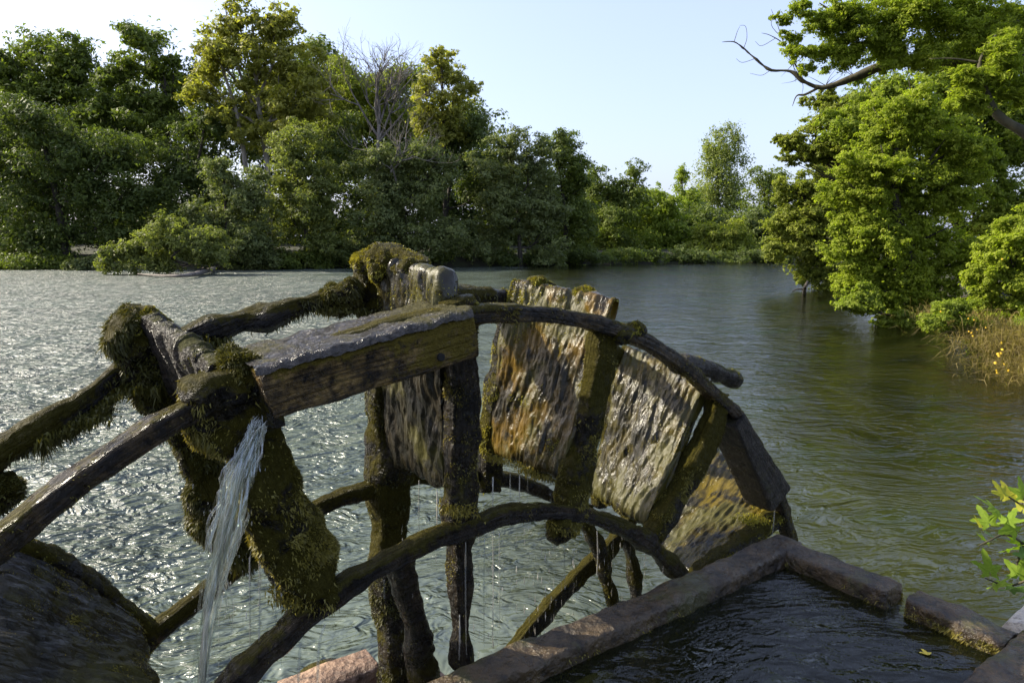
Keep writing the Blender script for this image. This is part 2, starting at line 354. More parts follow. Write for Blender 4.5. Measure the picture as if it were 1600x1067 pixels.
def terrain(X, Y):
    P = np.stack([X, Y, X * 0], -1); n = fbm(P * .35, 3, 3)
    dr = X - rb(Y) + .5 * n; dl = Y - lb(X) + .7 * n; d = np.maximum(dr * np.where(Y > 76, 0, 1) - np.where(Y > 76, 5, 0), dl)
    return np.where(d > 0, np.minimum(.15 + d * .45, 1.2) + np.clip(d - 6, 0, 60) * .03, np.maximum(d * .22, -1.15)) + .06 * n
grid(-110, 90, -12, 100, 170, 120, lambda X, Y: terrain(X, Y) - np.clip(terrain(X, Y) * 6, 0, .6), 'riverbed', M['bed'])
def ground(X, Y): return terrain(X, Y) - .03
gb = grid(-160, 160, -30, 190, 2, 2, lambda X, Y: X * 0 - 3.0, 'ground', M['soil'])
SC_far = 3000
link('far_ground', mesh('far_ground', np.array([[-SC_far, -SC_far, -3.2], [SC_far, -SC_far, -3.2], [SC_far, SC_far, -3.2], [-SC_far, SC_far, -3.2]]), np.array([[0, 1, 2, 3]])), M['soil'], kind='structure')
grid(-160, 160, -30, 190, 2, 2, lambda X, Y: X * 0., 'river', M['water'])
# soil skin on the banks, just above the bed mesh where land rises out of the water
def bank(name, sel, seed):
    X, Y = np.meshgrid(np.linspace(-130, 130, 200), np.linspace(-30, 190, 150)); Zt = terrain(X, Y) + .03
    P = np.stack([X, Y, Zt], -1).reshape(-1, 3); nx = 200; i = (np.arange(149)[:, None] * nx + np.arange(199)[None]).ravel(); Fq = np.stack([i, i + 1, i + nx + 1, i + nx], -1)
    ok = (P[Fq][:, :, 2].max(1) > -.05) & sel(P[Fq].mean(1)); Fq = Fq[ok]; used, inv = np.unique(Fq, return_inverse=True)
    link(name, mesh(name, P[used], inv.reshape(-1, 4)), M['soil'], kind='structure')
bank('left_bank', lambda c: c[:, 1] > lb(c[:, 0]) - 3, 1)
bank('right_bank', lambda c: c[:, 1] <= lb(c[:, 0]) - 3, 2)
# ------------------------------------------------------------ the water wheel
wheel = empty('mill_wheel', (WC[0], WC[1], 0), 'moss-covered old wooden water wheel dripping into the river', 'water wheel')
def rim_curve(pts, q, default, a0, a1, n):
    """a ring that follows the traced, worn outline where the photograph shows it and the true circle elsewhere"""
    ar = sorted(polar(W(x, y, q)) for x, y in pts); A_ = np.array([a for a, _ in ar]); R_ = np.array([r for _, r in ar])
    th = np.linspace(a0, a1, n); r = np.interp(th, np.r_[A_[0] - .5, A_, A_[-1] + .5], np.r_[default, R_, default]) 
    k = np.array([1, 2, 3, 2, 1.]) / 9; r = np.convolve(np.pad(r, 2, 'edge'), k, 'valid')
    return np.array([pol(t, rr, q) for t, rr in zip(th, r)]), th
def rim_loft(C, th, hr, hn, **k):
    A = np.array([math.sin(t) * U + math.cos(t) * Z for t in th]) * (hr if np.isscalar(hr) else np.asarray(hr)[:, None])
    return loft(C, A, N * hn, **k)
def mossed(name, g, mat, parent, n, moss='moss_d', ln=.028, wd=.006, mask=None, droop=.6, seed=0, kind=None):
    o = link(name, mesh(name, g[0], g[1], g[2]), mat, parent)
    if n:
        V, Fq = tufts(g[0], g[1], g[3], int(n * 1.3), ln, wd, mask, droop, seed=seed)
        link('moss', mesh('moss', V, Fq, smooth=False), M[moss], o, 'stuff')
    return o
patchy = lambda lo=.0, f=5, s=3: (lambda c, n: (np.clip(fbm(c * f, 3, s) - lo + .08, 0, .25) * 4 + .04) * (.5 + np.clip(n[:, 2] + .3, 0, 1)))
topy = lambda c, n: np.clip(n[:, 2] + .2, 0, 1) * np.clip(fbm(c * 4, 3, 5) + .25, 0, .5)
undery = lambda c, n: np.clip(-n[:, 2] + .1, 0, 1) + .05
NO = [(-60, 905), (0, 848), (60, 797), (130, 745), (200, 700), (260, 660), (320, 628), (740, 492), (800, 490), (870, 494), (940, 508), (1000, 530), (1060, 568), (1100, 603), (1135, 635), (1175, 690), (1205, 750), (1222, 800)]
FO = [(-60, 745), (0, 702), (50, 670), (110, 640), (160, 603), (210, 568), (270, 535), (330, 513), (400, 493), (470, 474), (545, 462), (700, 463), (750, 465), (820, 470)]
NI = [(330, 1100), (375, 1055), (420, 1010), (470, 965), (530, 920), (600, 880), (660, 850), (720, 827), (780, 808), (850, 800), (910, 803), (960, 818), (1005, 843), (1050, 885)]
FI = [(225, 1003), (275, 960), (330, 920), (400, 860), (480, 800), (530, 778), (580, 765), (650, 745), (730, 742), (790, 748), (840, 765), (880, 785), (930, 805), (975, 830)]
f_l = lambda a, b, t: a + (b - a) * t
C, th = rim_curve(NO, -.0, R, -2.4, 2.4, 620); near_o = rim_loft(C, th, .027, .034, nr=24, e=7, amp=.012, fr=9, lump=.008, lfr=7, seed=1)
mossed('outer_rim', near_o, M['rimwood'], wheel, 9000, 'moss_o', .020, .005, patchy(.05), seed=1)
C, th = rim_curve(FO, WW, R, -2.4, 2.4, 620); far_o = rim_loft(C, th, .030, .034, nr=20, e=4, amp=.030, fr=7, lump=.04, lfr=4, seed=2)
mossed('outer_rim', far_o, M['mossy'], wheel, 9000, 'moss_d', .040, .006, patchy(.0), 1.4, seed=2)
C, th = rim_curve(NI, .0, RI, -3.14, 3.14, 620); near_i = rim_loft(C, th, .029, .032, nr=20, e=4, amp=.024, fr=8, lump=.014, lfr=7, seed=3)
mossed('inner_rim', near_i, M['wood'], wheel, 4000, 'moss_o', .014, .004, patchy(.1), seed=3)
C, th = rim_curve(FI, WW, RI, -3.14, 3.14, 620); far_i = rim_loft(C, th, .027, .028, nr=20, e=4, amp=.024, fr=8, lump=.012, lfr=6, seed=4)
mossed('inner_rim', far_i, M['mossy'], wheel, 4000, 'moss_d', .016, .004, patchy(.1), seed=4)
# hub and axle (below the frame, carrying the arms)
g = tube([WC - N * .5, WC + N * 1.5], [.13, .13], 24, 30, up=Z, e=3, amp=.01)
link('axle', mesh('axle', g[0], g[1], g[2]), M['wood'], wheel)
# arms: (photo x,y at outer end, .. inner end), side, half widths along the plane and across, material, moss
def arm(path, q, hw, hd, mat='mossy', moss='moss_d', n=5000, ln=.03, seed=0, lump=.02, amp=.03, q2=None, mask=None, wd=.006, e=4.2, droop=.8, parent=wheel, name='spoke', n_st=None):
    P = np.array([W(x, y, q if q2 is None else f_l(q, q2, i / (len(path) - 1))) for i, (x, y) in enumerate(path)])
    L = np.linalg.norm(np.diff(P, axis=0), axis=1).sum(); n_st = int(L / .009)
    C = catmull(P, n_st); T = unit(np.gradient(C, axis=0)); A = unit(np.cross(T, N)); B = np.cross(A, T); B = unit(B)
    hw = np.atleast_1d(hw).astype(float); hwv = np.interp(np.linspace(0, 1, n_st), np.linspace(0, 1, len(hw)), hw)[:, None] if len(hw) > 1 else hw[0]
    g = loft(C, A * hwv, B * hd, int(max(16, (np.mean(hw) + hd) * 4 / .009)), e, amp=amp, fr=8, lump=lump, lfr=5, seed=seed)
    return mossed(name, g, M[mat], parent, n, moss, ln, wd, mask or patchy(-.1), droop, seed=seed)
# paddle 0 (left, edge on): thick mossy arms
arm([(185, 515), (235, 555), (268, 625), (300, 690), (340, 775), (385, 865)], WW, [.055, .085, .085, .06, .06, .04], .05, 'mossy', 'moss_d', 10000, .045, 11, .05, .05)
arm([(335, 590), (365, 640), (395, 700), (430, 790), (465, 870), (497, 935)], .02, [.06, .105, .08, .085, .075, .03], .055, 'mossy', 'moss_o', 15000, .030, 12, .05, .045)
# paddle 1 (top)
arm([(592, 412), (597, 480), (603, 560), (606, 650), (608, 760), (608, 850), (612, 960), (618, 1100)], WW, [.085, .082, .08, .075, .07, .062, .055, .05], .06, 'mossy', 'moss_d', 8000, .025, 14, .03, .03)
arm([(712, 468), (720, 530), (722, 600), (722, 690), (722, 760), (720, 800), (718, 860), (719, 960), (720, 1034)], .03, [.05, .05, .052, .058, .06, .052, .036, .028, .018], .036, 'wood', 'moss_o', 5000, .018, 15, .018, .026)
arm([(622, 868), (640, 940), (655, 1010), (668, 1075)], .03, [.04, .035, .03], .035, 'wood', 'moss_o', 1200, .012, 16, .02, .03, q2=.16)
# paddle 2
arm([(808, 455), (797, 520), (785, 590), (772, 660), (764, 745), (762, 765)], WW - .02, [.065, .06, .055, .052, .05, .045], .04, 'mossy', 'moss_y', 5000, .022, 17, .02, .03)
arm([(948, 500), (935, 580), (920, 660), (905, 735), (888, 800), (880, 832)], .02, [.045, .055, .055, .055, .05, .04], .04, 'mossy', 'moss_o', 6000, .022, 18, .02, .026)
# paddle 3
arm([(985, 545), (965, 620), (950, 700), (935, 790)], WW - .02, [.04, .035], .03, 'mossy', 'moss_d', 1500, .02, 19, .01, .02)
arm([(1122, 612), (1108, 670), (1085, 720), (1052, 780), (1018, 838)], .02, [.04, .05, .048, .045, .04], .038, 'mossy', 'moss_o', 5000, .02, 20, .018, .024)
# paddle 4 and the braces that run down to the hub
arm([(1225, 800), (1180, 835), (1120, 878), (1050, 925)], .02, [.05, .045, .04], .035, 'mossy', 'moss_y', 2500, .02, 21, .02, .022)
arm([(990, 795), (968, 835), (925, 880), (880, 925), (822, 992), (760, 1075)], WW, [.035, .045, .045, .04], .03, 'mossy', 'moss_y', 1600, .014, 22, .015, .022)
arm([(905, 800), (925, 835), (938, 860), (948, 900), (956, 935), (970, 1010)], WW - .12, [.03, .028, .026, .02], .025, 'mossy', 'moss_y', 900, .014, 23, .015, .02)
# paddle -1 (bottom left corner)
arm([(-60, 820), (30, 868), (100, 905), (165, 950), (225, 1010)], WW, [.05, .045, .05], .03, 'mossy', 'moss_y', 2500, .016, 24, .02, .03)

def board(nO, nI, fO, fI, q0, q1, th=.028, mat='boardA', n=2500, moss='moss_y', seed=0, amp=.016, ln=.018, mask=None, bulge=0.):
    a0, a1, b0, b1 = W(*nO, q0), W(*nI, q0), W(*fO, q1), W(*fI, q1)
    t = np.linspace(0, 1, 120)[:, None]; O = a0 + (b0 - a0) * t; I = a1 + (b1 - a1) * t; C = (O + I) / 2; A = (O - I) / 2
    nb_ = unit(np.cross(A, b0 - a0)); C = C + nb_ * bulge
    nr = int(np.linalg.norm(A[0]) * 4 / .009)
    x, y, gth = superell(nr, np.linalg.norm(A[60]), th, 5)
    g = loft(C, A, nb_ * th, nr, 5, amp=amp * 1.3, fr=13, seed=seed, stretch=A[60], lump=.012, lfr=6)
    m = 120 + 4; dn0 = np.tile(x * np.linalg.norm(A[60]), m); ac0 = np.repeat(np.linspace(0, np.linalg.norm(b0 - a0), m), nr)
    rg = noise(np.stack([ac0 * 52 + 2 * noise(np.stack([dn0 * 6, ac0 * 3, ac0 * 0], -1), 5), dn0 * 9, ac0 * 0 + seed], -1), seed) + .6 * noise(np.stack([ac0 * 95, dn0 * 30, ac0 * 0 + seed], -1), seed + 1)
    g = (g[0] + g[3] * (rg * .0075)[:, None],) + tuple(g[1:])
    across = np.repeat(np.linspace(0, np.linalg.norm(b0 - a0), m), nr); down = np.tile(x * np.linalg.norm(A[60]), m)
    g = (g[0], g[1], np.stack([across, down], -1), g[3])
    p = link('paddle', mesh('paddle', g[0], g[1], g[2]), M[mat], wheel)
    if n:
        V, Fq = tufts(g[0], g[1], g[3], n, ln, .006, mask or patchy(.1, 4, seed), .6, seed=seed); link('moss', mesh('moss', V, Fq, smooth=False), M[moss], p, 'stuff')
    return p
outer_edge = lambda c, n: np.clip(np.linalg.norm((c - WC) - ((c - WC) @ N)[:, None] * N, axis=1) / R - .92, 0, .2) * np.clip(fbm(c * 6, 3, 4) + .3, 0, 1)
board((338, 568), (395, 690), (232, 492), (330, 700), .03, WW - .04, .030, 'grain', 1500, 'moss_d', 31)
board((700, 424), (706, 765), (588, 402), (618, 722), .06, WW - .03, .036, 'boardA', 5000, 'moss_y', 32, mask=outer_edge)
board((966, 466), (880, 752), (806, 436), (768, 706), .05, WW - .04, .040, 'boardB', 10000, 'moss_y', 33, ln=.022, mask=lambda c, n: outer_edge(c, n) * 3 + np.clip(fbm(c * 5, 3, 8) - .12, 0, .3))
board((1112, 592), (1012, 822), (984, 542), (925, 772), .05, WW - .04, .034, 'boardC', 8000, 'moss_o', 34, mask=lambda c, n: outer_edge(c, n) * 2 + np.clip(fbm(c * 5, 3, 8) - .1, 0, .3))
board((1212, 800), (1085, 905), (1118, 700), (1015, 850), .05, WW - .04, .030, 'boardC', 2500, 'moss_o', 35)
board((-80, 1140), (250, 1180), (0, 860), (215, 985), .02, WW - .02, .04, 'boardA', 9000, 'moss_o', 36, ln=.02)
# timber end sticking out behind paddle 3
g = tube([W(1060, 570, .12), W(1100, 578, .14), (W(1146, 592, .16))], [.04, .04, .036], 18, 30, amp=.02, fr=12, lump=.012)
mossed('tie_beam', g, M['grain'], wheel, 900, 'moss_y', .014, .005, topy, seed=41)
# matted moss heads on the outer corners
def head(c, rad, n, moss, seed, ln=.03, parent=wheel, mat='mossy'):
    t = np.linspace(-1, 1, 26); C = np.array([c + N * rad[1] * x for x in t * .96]); s = np.sqrt(1 - (t * .96) ** 2)[:, None]
    g = loft(C, U * rad[0] * .85 * s, Z * rad[2] * .85 * s, 48, 2, amp=.055, fr=11, lump=.04, lfr=9, seed=seed)
    return mossed('moss_mat', g, M[mat], parent, n, moss, ln, .006, lambda c_, n_: .25 + np.clip(n_[:, 2], 0, 1), .55, seed=seed)
head(W(222, 508, WW), (.085, .07, .06), 4500, 'moss_y', 51, .026)
head(W(590, 412, WW - .05), (.075, .10, .05), 4500, 'moss_y', 52, .022)
head(W(640, 418, WW - .22), (.07, .09, .032), 2000, 'moss_y', 53, .020)
head(W(535, 468, WW), (.10, .05, .05), 3000, 'moss_d', 54, .04)
head(W(830, 450, WW - .08), (.06, .10, .04), 4000, 'moss_y', 55, .022)
head(W(905, 470, WW - .30), (.05, .10, .035), 3500, 'moss_y', 56, .024)
head(W(975, 520, .0), (.09, .05, .035), 2500, 'moss_y', 57, .022)
head(W(1195, 775, .1), (.03, .08, .06), 2500, 'moss_y', 58, .022)
head(W(375, 580, .05), (.08, .08, .06), 3000, 'moss_d', 59, .035)
head(W(710, 480, .08), (.07, .08, .035), 3500, 'moss_y', 60, .020)
head(W(870, 830, .0), (.035, .04, .035), 700, 'moss_o', 61, .022)
head(W(0, 770, WW), (.05, .05, .05), 1600, 'moss_d', 62, .04)
# ragged hanging mats under the far rim, left
def rag(path, q, n, ln, moss, seed, wide=.03):
    n = n * 2; g_ = np.random.default_rng(seed); P = catmull([W(x, y, q) for x, y in path], 200); k = g_.integers(0, 200, n); p = P[k] + g_.normal(0, 1, (n, 3)) * np.array([.01, .01, .008]) + N * g_.normal(0, wide, (n, 1))
    cl = np.clip(fbm(p * 9, 3, seed) + .35, .05, 1); L = ln * .8 * g_.uniform(.2, 1.1, n) * cl; d = unit(np.array([0, 0, -1]) + g_.normal(0, .28, (n, 3))); s = unit(np.cross(d, g_.normal(0, 1, (n, 3)))) * g_.uniform(.0015, .0045, (n, 1))
    tip = p + d * L[:, None]
    V = np.stack([p + s, p - s, tip], 1).reshape(-1, 3); return V, np.arange(3 * n).reshape(-1, 3)
for path, q, n, ln, ms, sd_ in [([(60, 680), (120, 655), (170, 640)], WW, 2600, .16, 'moss_d', 1), ([(150, 640), (200, 605), (240, 600)], WW, 2200, .13, 'moss_d', 2), ([(500, 485), (540, 482), (580, 490)], WW, 1500, .08, 'moss_d', 3),
        ([(300, 525), (330, 530), (350, 530)], WW, 900, .09, 'moss_d', 4), ([(350, 860), (385, 870), (410, 850)], WW, 1400, .10, 'moss_d', 5), ([(430, 930), (470, 935), (500, 930)], .03, 900, .06, 'moss_o', 6),
        ([(1160, 815), (1200, 805), (1225, 800)], .03, 700, .07, 'moss_y', 7), ([(700, 795), (735, 790)], .0, 500, .05, 'moss_o', 8), ([(770, 715), (830, 735), (880, 748)], .2, 900, .05, 'moss_o', 9), ([(860, 820), (890, 822)], 0, 500, .05, 'moss_o', 10), ([(745, 745), (775, 755)], WW, 500, .06, 'moss_d', 11)]:
    V, Fq = rag(path, q, n, ln, ms, sd_); link('hanging_moss', mesh('hanging_moss', V, Fq, smooth=False), M[ms], wheel, 'stuff')
# bucket box on the near rim
def bucket(TL, BL, TR, BR, q0, depth, mat, seed, hole=None):
    n = 110; T = np.array([W(*f_l(np.array(TL), np.array(TR), t), q0) for t in np.linspace(0, 1, n)]); B = np.array([W(*f_l(np.array(BL), np.array(BR), t), q0) for t in np.linspace(0, 1, n)])
    T = np.array([f_l(T[0], T[-1], t) for t in np.linspace(0, 1, n)]); B = np.array([f_l(B[0], B[-1], t) for t in np.linspace(0, 1, n)])
    A = (T - B) / 2; g = loft((T + B) / 2 + N * depth / 2, A, N * depth / 2, 90, 9, amp=.010, fr=7, seed=seed)
    return g
g = bucket((408, 583), (432, 660), (740, 489), (751, 561), -.12, .29, 'ochre', 71)
bk = link('bucket_box', mesh('bucket_box', g[0], g[1], g[2]), M['ochre'], wheel)
# running water skin on the box's top
nx, ny = 150, 46; a_ = W(404, 579, -.125); b_ = W(741, 486, -.125); dpt = N * .297
s_, t_ = np.meshgrid(np.linspace(-.01, 1.0, nx), np.linspace(0, 1, ny)); P = a_ + (b_ - a_) * s_[..., None] + dpt * t_[..., None]
rip = fbm(P * np.array([22, 22, 22]), 4, 77, .65); P[..., 2] += .008 + rip * .011 - .022 * (np.maximum(0, np.abs(t_ - .5) * 2 - .86) / .14) ** 2
i = (np.arange(ny - 1)[:, None] * nx + np.arange(nx - 1)[None]).ravel(); Fq = np.stack([i, i + 1, i + nx + 1, i + nx], -1)
link('water_film', mesh('water_film', P.reshape(-1, 3), Fq), M['wettop'], bk)
hp = W(689, 558, -.126); g = tube([hp - N * .004, hp + N * .01], [.011, .011], 14, 4, up=Z); link('bolt_hole', mesh('bolt_hole', g[0], g[1]), m_flat('hole_black', (.002, .002, .002), .9), bk)
# dark slab stands in for the shaded left mouth where the water leaves
g = tube([W(405, 590, -.02), W(418, 655, -.02)], [.018, .018], 14, 26, up=N, r2=[.10, .10], e=4, amp=.008, fr=9); link('mouth_shade', mesh('mouth_shade', g[0], g[1], g[2]), M['mossy'], bk)
g = bucket((1166, 648), (1150, 668), (1238, 760), (1208, 800), -.06, .16, 'grain', 72)
link('bucket_box', mesh('bucket_box', g[0], g[1], g[2]), M['grain'], wheel)

# ------------------------------------------------------------ falling water
def strand(pts, q, r, seed, wob=.01, nr=7, n=70):
    g_ = np.random.default_rng(seed); P = np.array([W(x, y, q if np.isscalar(q) else f_l(q[0], q[1], i / (len(pts) - 1))) for i, (x, y) in enumerate(pts)]); C = catmull(P, n); t = np.linspace(0, 1, n)[:, None]
    C = C + wob * np.stack([noise(np.stack([t[:, 0] * 9 + seed * 3.7, t[:, 0] * 0 + k, t[:, 0] * 0], -1), seed) for k in range(3)], -1)
    T = unit(np.gradient(C, axis=0)); A = unit(np.cross(T, N)); B = unit(np.cross(A, T)); rr = np.interp(t[:, 0], np.linspace(0, 1, len(r)), r)[:, None] * (1 + .35 * noise(np.repeat(t * 14 + seed, 3, 1), seed)[:, None])
    return loft(C, A * rr, B * rr * .45, nr, 2, cap=True)
env = [(410, 652, 10), (392, 690, 14), (373, 740, 20), (358, 800, 22), (342, 870, 17), (329, 940, 12), (320, 1010, 9), (312, 1100, 6), (308, 1160, 5)]
parts = []; g_ = np.random.default_rng(3)
for k in range(44):
    o = g_.uniform(-1, 1); d2 = g_.uniform(-.15, .15); m = len(env) if abs(o) < .55 or k % 2 else 5
    parts.append(strand([(x + (o + d2 * i / 8) * hw + (0), y) for i, (x, y, hw) in enumerate(env[:m])], (-.02 - .05 * g_.random(), -.10 + .06 * g_.random()), [.002, .0035, .004, .004, .0035, .003, .0025, .002] if m > 5 else [.002, .004, .0035, .002, .0008], 100 + k, .012))
for k in range(8):
    o = g_.uniform(-1, 1); parts.append(strand([(405 + o * 6, 660), (398 + o * 8, 730), (385 + o * 8, 790), (365 + o * 6, 850), (352 + o * 8, 900), (350 + o * 14, 960 + o * 50)], -.03, [.002, .004, .004, .003, .002, .0008], 140 + k, .01))
for k in range(260):      # loose drops thrown off the stream
    t = g_.random() ** .6; i_ = min(7, int(t * 8)); e0 = env[i_]; e1 = env[i_ + 1]; f = t * 8 - i_; x = f_l(e0[0], e1[0], f) + g_.normal(0, 1) * (f_l(e0[2], e1[2], f) * .9 + 6 * t); y = f_l(e0[1], e1[1], f); L = g_.uniform(1.5, 9)
    parts.append(strand([(x, y), (x - .5, y + L / 2), (x - 1, y + L)], -.05, [.0006, g_.uniform(.0012, .003), .0006], 300 + k, 0, 5, 4))
g = join(parts); wf = link('water_stream', mesh('water_stream', g[0], g[1], g[2]), M['fall']); tag(wf, 'stream of water pouring from the left end of the wheel box', 'water stream', kind='stuff')
for nm, lb_, pts in (('water_jet', 'thin curved jet of water above the sandstone block, left of two', [(478, 962), (470, 1000), (467, 1040), (466, 1080)]), ('water_jet', 'thin curved jet of water above the sandstone block, right of two', [(508, 975), (500, 1000), (497, 1035), (496, 1080)]),
        ('water_jet', 'thin bent jet of water falling onto the basin corner', [(1213, 752), (1222, 775), (1232, 800), (1240, 838)]), ('water_jet', 'straight thin jet of water at the wheel right edge', [(1211, 790), (1209, 815), (1207, 836)])):
    g = strand(pts, -.03, [.004, .005, .004], int(pts[0][0]), .0, 8); tag(link(nm, mesh(nm, g[0], g[1], g[2]), M['drip']), lb_, 'water jet', 'thin jets of water')
parts = []
def drip(x, y0, y1, q, r=.0027, broken=0):
    y = y0
    if not broken: parts.append(strand([(x, y0), (x + g_.uniform(-1, 1), (y0 + y1) / 2), (x + g_.uniform(-1, 1), y1)], q, [r, r * 1.3, r * .8], int(x * 7 + y0), .0, 5, 14)); return
    while y < y1:
        r = g_.uniform(.0009, .0026); L = g_.uniform(3, 16); parts.append(strand([(x, y), (x, y + L / 2), (x, min(y + L, y1))], q, [r * .2, r * 1.3, r * .4], int(x * 7 + y), .0, 5, 5)); y += L + g_.uniform(3, 40)
for x, a, b, q in [(187, 620, 745, WW), (125, 690, 740, WW), (655, 750, 880, .2), (683, 765, 830, .2), (770, 745, 1010, .1), (797, 740, 800, .2), (812, 742, 790, .2), (825, 745, 800, .2), (860, 770, 830, .1), (757, 840, 1010, 0), (780, 830, 990, .02),
        (882, 840, 920, .0), (405, 830, 1000, .0), (390, 870, 1040, .1), (430, 900, 980, .02), (440, 925, 1040, .0), (246, 1010, 1067, WW), (958, 830, 910, .1), (933, 830, 900, .1), (1030, 800, 850, .05), (728, 820, 1030, -.02), (718, 960, 1030, -.02), (600, 905, 935, 0), (1037, 860, 900, -.02)]:
    drip(x, a, b, q)
for k in range(110):
    x = g_.choice([g_.uniform(620, 900), g_.uniform(340, 480), g_.uniform(740, 870), g_.uniform(900, 1050)]); y0 = 850 if x < 620 else 760 + g_.uniform(0, 80); drip(x, y0 + g_.uniform(0, 60), g_.uniform(900, 1060), g_.uniform(0, .4), .0018, 1)
for x in (128, 137, 192, 200, 207): drip(x, 690 if x > 150 else 740, 920, WW, .0018, 1)
g = join(parts); tag(link('water_drips', mesh('water_drips', g[0], g[1], g[2]), M['drip']), 'threads of water dripping from the wheel boards', 'water drips', kind='stuff')

# ------------------------------------------------------------ stone basin beside the wheel
A0 = on_z(1212, 832, 1.35); B0 = on_z(659, 1064, 1.35); U = unit(A0 - B0); N = np.cross(Z, U)   # the basin stands a little askew to the wheel
def SN(s, n, z): return s * U + n * N + z * Z
A0 = on_z(1212, 832, 1.35); S1 = A0 @ U; N1 = A0 @ N; RZ = 1.35; WZ = 1.285; TH = .128
basin = empty('stone_basin', (A0[0], A0[1], .0), 'wet brown stone basin full of dark water beside the wheel', 'basin')
def wall_piece(s0, n0, s1, n1, wdt, zt, seed, name='rim_stone', wob=.012, drop=0):
    a = SN(s0, n0, 0); b = SN(s1, n1, 0); T = unit(b - a); Wd = np.cross(T, Z); L = np.linalg.norm(b - a); m = max(8, int(L / .02)); hh = .085
    C = a + (b - a) * np.linspace(0, 1, m)[:, None] + Z * (zt - hh)
    zt_ = noise(np.linspace(0, L * 3, m)[:, None] * np.array([1, 0, 0]) + seed, seed) * .008
    C[:, 2] += zt_
    g = loft(C, Wd * wdt / 2, Z * hh, 96, 9., amp=.017, fr=10, seed=seed, lump=.008, lfr=10)
    o = link(name, mesh(name, g[0], g[1], g[2]), M['stone'], basin)
    return o, g
stones = [  # river-side wall, wheel-side first
    wall_piece(-1.2, N1 - TH / 2, S1, N1 - TH / 2, TH, RZ, 1)]
G0 = on_z(1388, 926, RZ); G1 = on_z(1403, 934, RZ); E1 = on_z(1600, 992, RZ)
nG0 = G0 @ N; nG1 = G1 @ N - .02
IN = on_z(1575, 995, RZ) @ N; NI_ = IN
stones += [wall_piece(S1 - TH / 2, N1 - TH * .8, S1 - TH / 2, nG0 + .01, TH, RZ - .004, 3), wall_piece(S1 - TH / 2, nG1, S1 - TH / 2, IN, TH, RZ - .008, 4)]
stones += [wall_piece(-1.2, IN - TH / 2, S1, IN - TH / 2, TH, RZ - .002, 5)]
algae = lambda c, n: np.clip(np.clip(n[:, 2] * -1 + .75, 0, 1) * np.clip(.0 + (c[:, 2] < RZ - .03), 0, 1) * np.clip(fbm(c * 6, 3, 2) + .35, 0, 1) + .004, 0, 1)
for k, (o, g) in enumerate(stones):
    V, Fq = tufts(g[0], g[1], g[3], 6000, .028, .006, algae, 1.0, seed=90 + k); link('algae', mesh('algae', V, Fq, smooth=False), M['moss_o'], o, 'stuff')
    V, Fq = tufts(g[0], g[1], g[3], 500, .010, .003, patchy(.2, 6), .5, seed=190 + k); link('moss', mesh('moss', V, Fq, smooth=False), M['moss_o'], o, 'stuff')
# golden algae clumps by the gap
for k, (x, y) in enumerate([(1310, 905), (1325, 912), (1340, 915), (1355, 925), (1385, 935)]):
    p = on_z(x, y, RZ - .07); t = np.linspace(-1, 1, 12); C = np.array([p + U * -.0 + N * .022 * v for v in t * .95]); s = np.sqrt(1 - (t * .95) ** 2)[:, None]
    g = loft(C, U * .022 * s, Z * .035 * s, 22, 2, amp=.008, fr=25, lump=.01, lfr=20, seed=k)
    o = link('algae_clump', mesh('algae_clump', g[0], g[1], g[2]), M['ochre'], basin); V, Fq = tufts(g[0], g[1], g[3], 700, .02, .003, None, 1.5, seed=k); link('algae', mesh('algae', V, Fq, smooth=False), M['moss_y'], o, 'stuff')
def box(s0, s1, n0, n1, z0, z1): 
    c = [SN(s, n, z) for s in (s0, s1) for n in (n0, n1) for z in (z0, z1)]
    return np.array(c), np.array([[0, 1, 3, 2], [4, 6, 7, 5], [0, 4, 5, 1], [2, 3, 7, 6], [0, 2, 6, 4], [1, 5, 7, 3]])
for s0, s1, n0, n1 in ((-1.2, S1 - .012, N1 - TH + .012, N1 - .012), (S1 - TH + .012, S1 - .012, IN - TH + .012, N1 - TH + .008), (-1.2, S1 - TH + .008, IN - TH + .012, IN - .012)):
    V, Fq = box(s0, s1, n0, n1, -.9, RZ - .12); link('basin_wall', mesh('basin_wall', V, Fq, smooth=False), M['stone'], basin)
V, Fq = box(-1.2, S1 - TH + .02, IN - .02, N1 - TH + .02, .72, .80); link('basin_floor', mesh('basin_floor', V, Fq, smooth=False), M['bed'], basin)
V, Fq = box(-1.3, -1.2, IN - TH, N1, -.9, RZ - .01); link('basin_wall', mesh('basin_wall', V, Fq, smooth=False), M['stone'], basin)
P = np.array([SN(-1.19, IN - .06, WZ), SN(S1 - .05, IN - .06, WZ), SN(S1 - .05, N1 - .06, WZ), SN(-1.19, N1 - .06, WZ)]); link('basin_water', mesh('basin_water', P, np.array([[0, 1, 2, 3]])), M['basin_water'], kind='structure')
